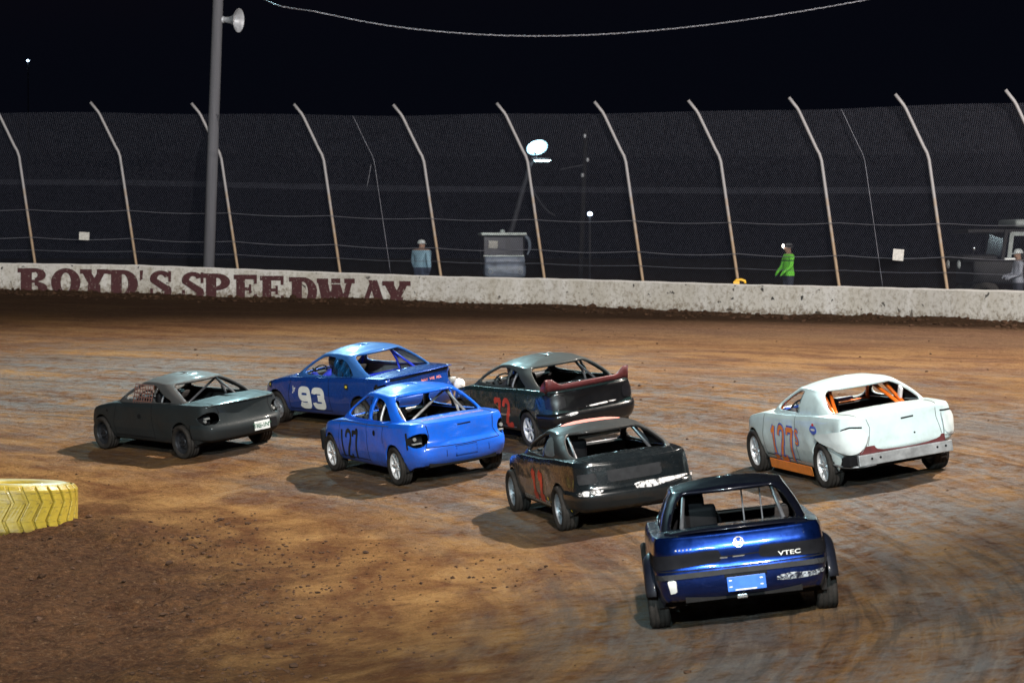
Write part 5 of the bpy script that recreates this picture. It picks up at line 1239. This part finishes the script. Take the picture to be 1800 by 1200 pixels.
# ------------------------------------------------------------------ off-road truck at the right
M['truckdark'] = simple('truck_black_green', (.010, .010, .012), .5, 0, .3, 4); M['trucktop'] = simple('truck_pale_top', (.20, .225, .22), .6)
p = behind(1775, 4.5); zc = unproj(1775, 386, p[1])[2]
t = thing('off_road_truck', 'dark boxy off-road truck with a pale roof parked behind the fence', 'truck', (p[0], p[1], zc - 2.32)); t.rotation_euler = (0, 0, R(6))
MB().box((.6, 0, 1.0), (3.6, 1.7, .62), None, .08).build('body_tub', M['truckdark'], t, True); MB().box((-.98, 0, 1.33), (.95, 1.5, .20), None, .07).build('bonnet', M['truckdark'], t, True)
MB().box((1.15, 0, 2.22), (2.5, 1.72, .20), None, .085).build('roof', M['trucktop'], t, True)
MB().box((.35, 0, 2.02), (3.3, 1.5, .10), None, .03).build('roof_gutter', M['truckdark'], t)
for x0, x1 in ((-.42, -.30), (.55, .55), (2.3, 2.3)):
    for yy in (-.80, .80): MB().box(((x0 + x1) / 2, yy, 1.68), (.09, .05, .78), Matrix.Rotation(R(8) if x0 < 0 else 0, 4, 'Y'), .01).build('pillar', M['truckdark'], t)
df = empty_part('door_frame', t)
MB().box((-.22, -.845, 1.66), (.11, .04, .62), Matrix.Rotation(R(7), 4, 'Y'), .01).build('front_upright', M['trucktop'], df); MB().box((.02, -.845, 1.95), (.46, .04, .10), None, .01).build('top_rail', M['trucktop'], df); MB().box((.50, -.845, 1.95), (.36, .04, .10), None, .01).build('top_rail', M['trucktop'], df)
MB().box((-.38, 0, 1.70), (.02, 1.4, .62), Matrix.Rotation(R(10), 4, 'Y')).build('windscreen', M['screen'], t)
for yy in (-.55, .55): MB().lathe([(0, .11), (-.03, .10), (-.05, .06), (-.055, 0)], 16, 'x', (-1.46, yy, 1.18)).build('headlight', M['plate'], t, True)
MB().tube([(-1.2, -.9, 1.40), (-1.2, -.95, 1.52)], .015, 6).build('mirror_stalk', M['cartdark'], t); MB().box((-1.2, -.98, 1.58), (.06, .14, .10), None, .03).build('wing_mirror', M['chrome'], t, True)
MB().box((-.25, -.90, 1.31), (.30, .10, .07), None, .02).build('door_mirror', M['plate'], t, True)
for xx in (-.85, 1.75):
    for yy in (-.72, .72): MB().lathe([(-.11, .2), (-.13, .30), (-.10, .39), (.10, .39), (.13, .30), (.11, .2), (.05, .18), (.05, 0)], 24, 'y', (xx, yy, .39)).build('wheel', M['tyre'], t, True)

# ------------------------------------------------------------------ yard lamp and far lights
M['lampwhite'] = simple('lamp_glow_cool', (1, 1, 1), .5, emis=(.80, .95, 1.0), est=26); M['lampcyan'] = simple('lamp_glow_cyan', (.8, 1, 1), .5, emis=(.62, .95, 1.0), est=7); M['lampblue'] = simple('lamp_glow_blue', (.8, .9, 1), .5, emis=(.55, .75, 1.0), est=9)
M['pipe'] = simple('lamp_pole_galvanised', (.035, .037, .045), .6, .2)
YL = 104.0; pa, pb, ph = unproj(892, 430, YL), unproj(931, 292, YL), unproj(944, 259, YL); zg = float(ground_z(np.array([pa[0]]), np.array([YL]))[0])
t = thing('yard_lamp', 'lit floodlight on a leaning pole behind the golf cart', 'lamp', (pa[0] - .45, YL, zg))
o3 = Vector((pa[0] - .45, YL, zg)); L_ = lambda v: Vector(v) - o3
MB().tube([(0, 0, -.3), L_(pa), L_(pb), L_(pb) + Vector((.12, 0, .25))], [.12, .10, .085, .06], 10).build('pole', M['pipe'], t, True)
MB().tube([L_(pb) + Vector((.1, 0, .15)), L_(pb) + Vector((.25, 0, .25)), L_(ph) + Vector((-.1, 0, -.05))], .03, 8).build('bracket', M['pipe'], t, True)
yl = bpy.data.lights.new('yard_lamp_light', 'POINT'); yl.energy = 40; yl.color = (.75, .93, 1); yl.shadow_soft_size = .2; yo = bpy.data.objects.new('yard_lamp_light', yl); COL.objects.link(yo); yo.location = (ph[0], YL - .35, ph[2])
fl = empty_part('flood_head', t, L_(ph)); fl.rotation_euler = (R(20), R(-16), 0); MB().lathe([(.10, .24), (.02, .33), (-.04, .40), (-.05, .41), (-.03, .42)], 24, 'y').build('halo_ring', simple('halo_ring_glow', (.10, .2, .25), .5, emis=(.12, .70, .95), est=.10), fl, True).scale = (.95, 1, .66)  # glowing ring added to imitate the halo round the lens
MB().lathe([(.30, .10), (.20, .22), (.06, .32), (.04, .31)], 20, 'y').build('housing', M['pipe'], fl, True).scale = (.98, 1, .66); MB().lathe([(.06, .30), (.02, .27), (-.05, .20), (-.09, .10), (-.10, 0)], 22, 'y').build('lens', M['lampwhite'], fl, True).scale = (.95, 1, .62)
ar = unproj(953, 282, YL); l2 = empty_part('street_head', t, L_(ar)); MB().box((-.05, 0, .05), (.70, .25, .07), None, .03).build('housing', M['pipe'], l2, True); MB().lathe([(-.07, 0), (-.06, .10), (-.01, .13), (.02, .13)], 16, 'z', (0, -.02, 0)).build('lens', M['lampcyan'], l2, True).scale = (2.4, 1, .8)
MB().tube([L_(pb) + Vector((0, 0, .1)), L_(ar) + Vector((-.3, 0, .06))], .035, 8).build('street_arm', M['pipe'], t, True)
MB().tube(catmull([L_(unproj(928, 292, YL)), L_(unproj(934, 325, YL)), L_(unproj(946, 350, YL)), L_(unproj(962, 370, YL)), L_(unproj(976, 379, YL))], 5), .03, 6).build('hanging_cable', M['pipe'], t, True)
M['darkpost'] = simple('creosoted_timber', (.012, .012, .014), .9); YM = 108.0; a_, b_ = unproj(1019, 430, YM), unproj(1030, 228, YM); zg = float(ground_z(np.array([a_[0]]), np.array([YM]))[0])
t = thing('timber_post', 'slim dark service post with a side arm right of the lit yard lamp', 'pole', (a_[0], YM, zg)); o3 = Vector((a_[0], YM, zg))
MB().tube([(0, 0, -.2), L_(b_)], [.09, .07], 8).build('shaft', M['darkpost'], t, True); MB().tube([L_(unproj(1026, 290, YM)), L_(unproj(985, 298, YM))], .035, 6).build('side_arm', M['pipe'], t, True)
for q in ((1028, 239), (1033, 281), (1024, 308)): MB().lathe([(-.07, .04), (0, .07), (.07, .04)], 8, 'z', tuple(L_(unproj(q[0], q[1], YM - .1)))).build('insulator', M['hornpaint'], t, True)
YN = 150.0
def far_lamp(px, py, Y_, r, mat, label):
    q = unproj(px, py, Y_); zg = float(ground_z(np.array([q[0]]), np.array([Y_]))[0]); t = thing('distant_lamp', label, 'lamp', (q[0], Y_, zg)); h = q[2] - zg
    MB().tube([(0, .1, 0), (0, .1, h)], .05, 6).build('mast', M['cartdark'], t, True); MB().lathe([(-r * .8, 0), (-r * .6, r * .8), (0, r), (r * .6, r * .8), (r * .8, 0)], 12, 'z', (0, 0, h)).build('bulb', mat, t, True)
far_lamp(1037, 376, 112, .10, M['lampblue'], 'small round bluish lamp glowing low behind the fence')
far_lamp(49, 107, 300, .13, M['lampblue'], 'tiny distant white lamp high in the dark left of the pole')

# ------------------------------------------------------------------ loose dirt clods
rs = np.random.RandomState(12); V = []; F = []
phi = (1 + 5 ** .5) / 2; ico = np.array([(-1, phi, 0), (1, phi, 0), (-1, -phi, 0), (1, -phi, 0), (0, -1, phi), (0, 1, phi), (0, -1, -phi), (0, 1, -phi), (phi, 0, -1), (phi, 0, 1), (-phi, 0, -1), (-phi, 0, 1)]) / 1.9
icf = [(0, 11, 5), (0, 5, 1), (0, 1, 7), (0, 7, 10), (0, 10, 11), (1, 5, 9), (5, 11, 4), (11, 10, 2), (10, 7, 6), (7, 1, 8), (3, 9, 4), (3, 4, 2), (3, 2, 6), (3, 6, 8), (3, 8, 9), (4, 9, 5), (2, 4, 11), (6, 2, 10), (8, 6, 7), (9, 8, 1)]
pts = []
cen = [(29.4 + rs.randn() * 1.2, rs.uniform(27, 44)) for _ in range(46)]
for r_c, y_c in cen:                                # thrown-up soil in clumps at the inside edge
    for _ in range(rs.randint(12, 60)):
        r = r_c + rs.randn() * .35; y = y_c + rs.randn() * .9; dx = r * r - (y - CY) ** 2
        if dx > 0: pts.append((CX + math.sqrt(dx), y, abs(rs.randn()) * .011 + .003))
for _ in range(500): pts.append((rs.uniform(-9, 9), rs.uniform(24, 70), abs(rs.randn()) * .010 + .004))
for _ in range(1500):
    a = rs.uniform(WANGs[10], WANGs[-10]); r = RW - abs(rs.randn()) * .8 - .1; pts.append((CX + r * math.cos(a), CY + r * math.sin(a), abs(rs.randn()) * .025 + .01))
for _ in range(26): pts.append((-6.4 + rs.randn() * .9, 36 + rs.randn() * 4.0, rs.uniform(.02, .05)))
pts = np.array(pts); zz = ground_z(pts[:, 0], pts[:, 1])
keep = np.ones(len(pts), bool)
for k, (x, y, ps) in CARPOS.items(): keep &= np.hypot(pts[:, 0] - x, pts[:, 1] - y) > 2.6
keep &= np.hypot(pts[:, 0] - tx[0], pts[:, 1] - 44.6) > 1.15
for (x, y, r), z in zip(pts[keep], zz[keep]):
    b = len(V); q = ico * (1 + rs.randn(12, 1) * .22) * r * np.array([1.3, 1.3, .75]); V += [tuple(p_ + (x, y, z + r * .25)) for p_ in q]; F += [tuple(i + b for i in f_) for f_ in icf]
M['clod'] = simple('dark_soil_clod', (.050, .027, .016), .95, 0, .5, 3, bump=.5)
cl = obj('dirt_clods', V, F, M['clod']); tag(cl, 'loose dark soil clods scattered over the dirt track', 'soil', kind='stuff')
ua = empty_part('lamp_bank', pole, (pt[0] - xb, -.3, pt[2] - zb - .2)); MB().box((0, 0, 0), (2.2, .12, .12)).build('crossarm', M['pipe'], ua)
for k in (-.8, 0, .8): MB().box((k, -.25, .1), (.5, .4, .42), None, .08).build('lamp_head', M['pipe'], ua, True)
# ------------------------------------------------------------------ floodlight towers (outside the frame)
for (p_, a_, e, c_, cone), lb in zip(FLOODS, ('tall floodlight tower beyond the right end of the concrete wall', 'tall floodlight tower in the infield on the left', 'tall floodlight tower standing beyond the near edge of the track', 'tall floodlight tower outside the turn on the right', None)):
    if lb is None: continue
    zg = float(ground_z(np.array([p_[0]]), np.array([p_[1]]))[0]); t = thing('floodlight_tower', lb, 'light tower', (p_[0], p_[1], zg)); d = Vector((a_[0] - p_[0], a_[1] - p_[1], 0)).normalized(); s_ = Vector((-d.y, d.x, 0)); H_ = p_[2] - zg
    MB().tube([-d * .9 + Vector((0, 0, 0)), -d * .9 + Vector((0, 0, H_ + .4))], [.22, .13], 10).build('shaft', M['wood'], t, True)
    MB().box(-d * .75 + Vector((0, 0, H_ + .75)), (3.2, .12, .12), Matrix.Rotation(math.atan2(s_.y, s_.x), 4, 'Z')).build('crossarm', M['pipe'], t)
    for k in (-1.2, -.4, .4, 1.2): MB().box(s_ * k - d * .45 + Vector((0, 0, H_ + .85)), (.5, .4, .45), Matrix.Rotation(math.atan2(s_.y, s_.x), 4, 'Z'), .08).build('lamp_head', M['pipe'], t, True)
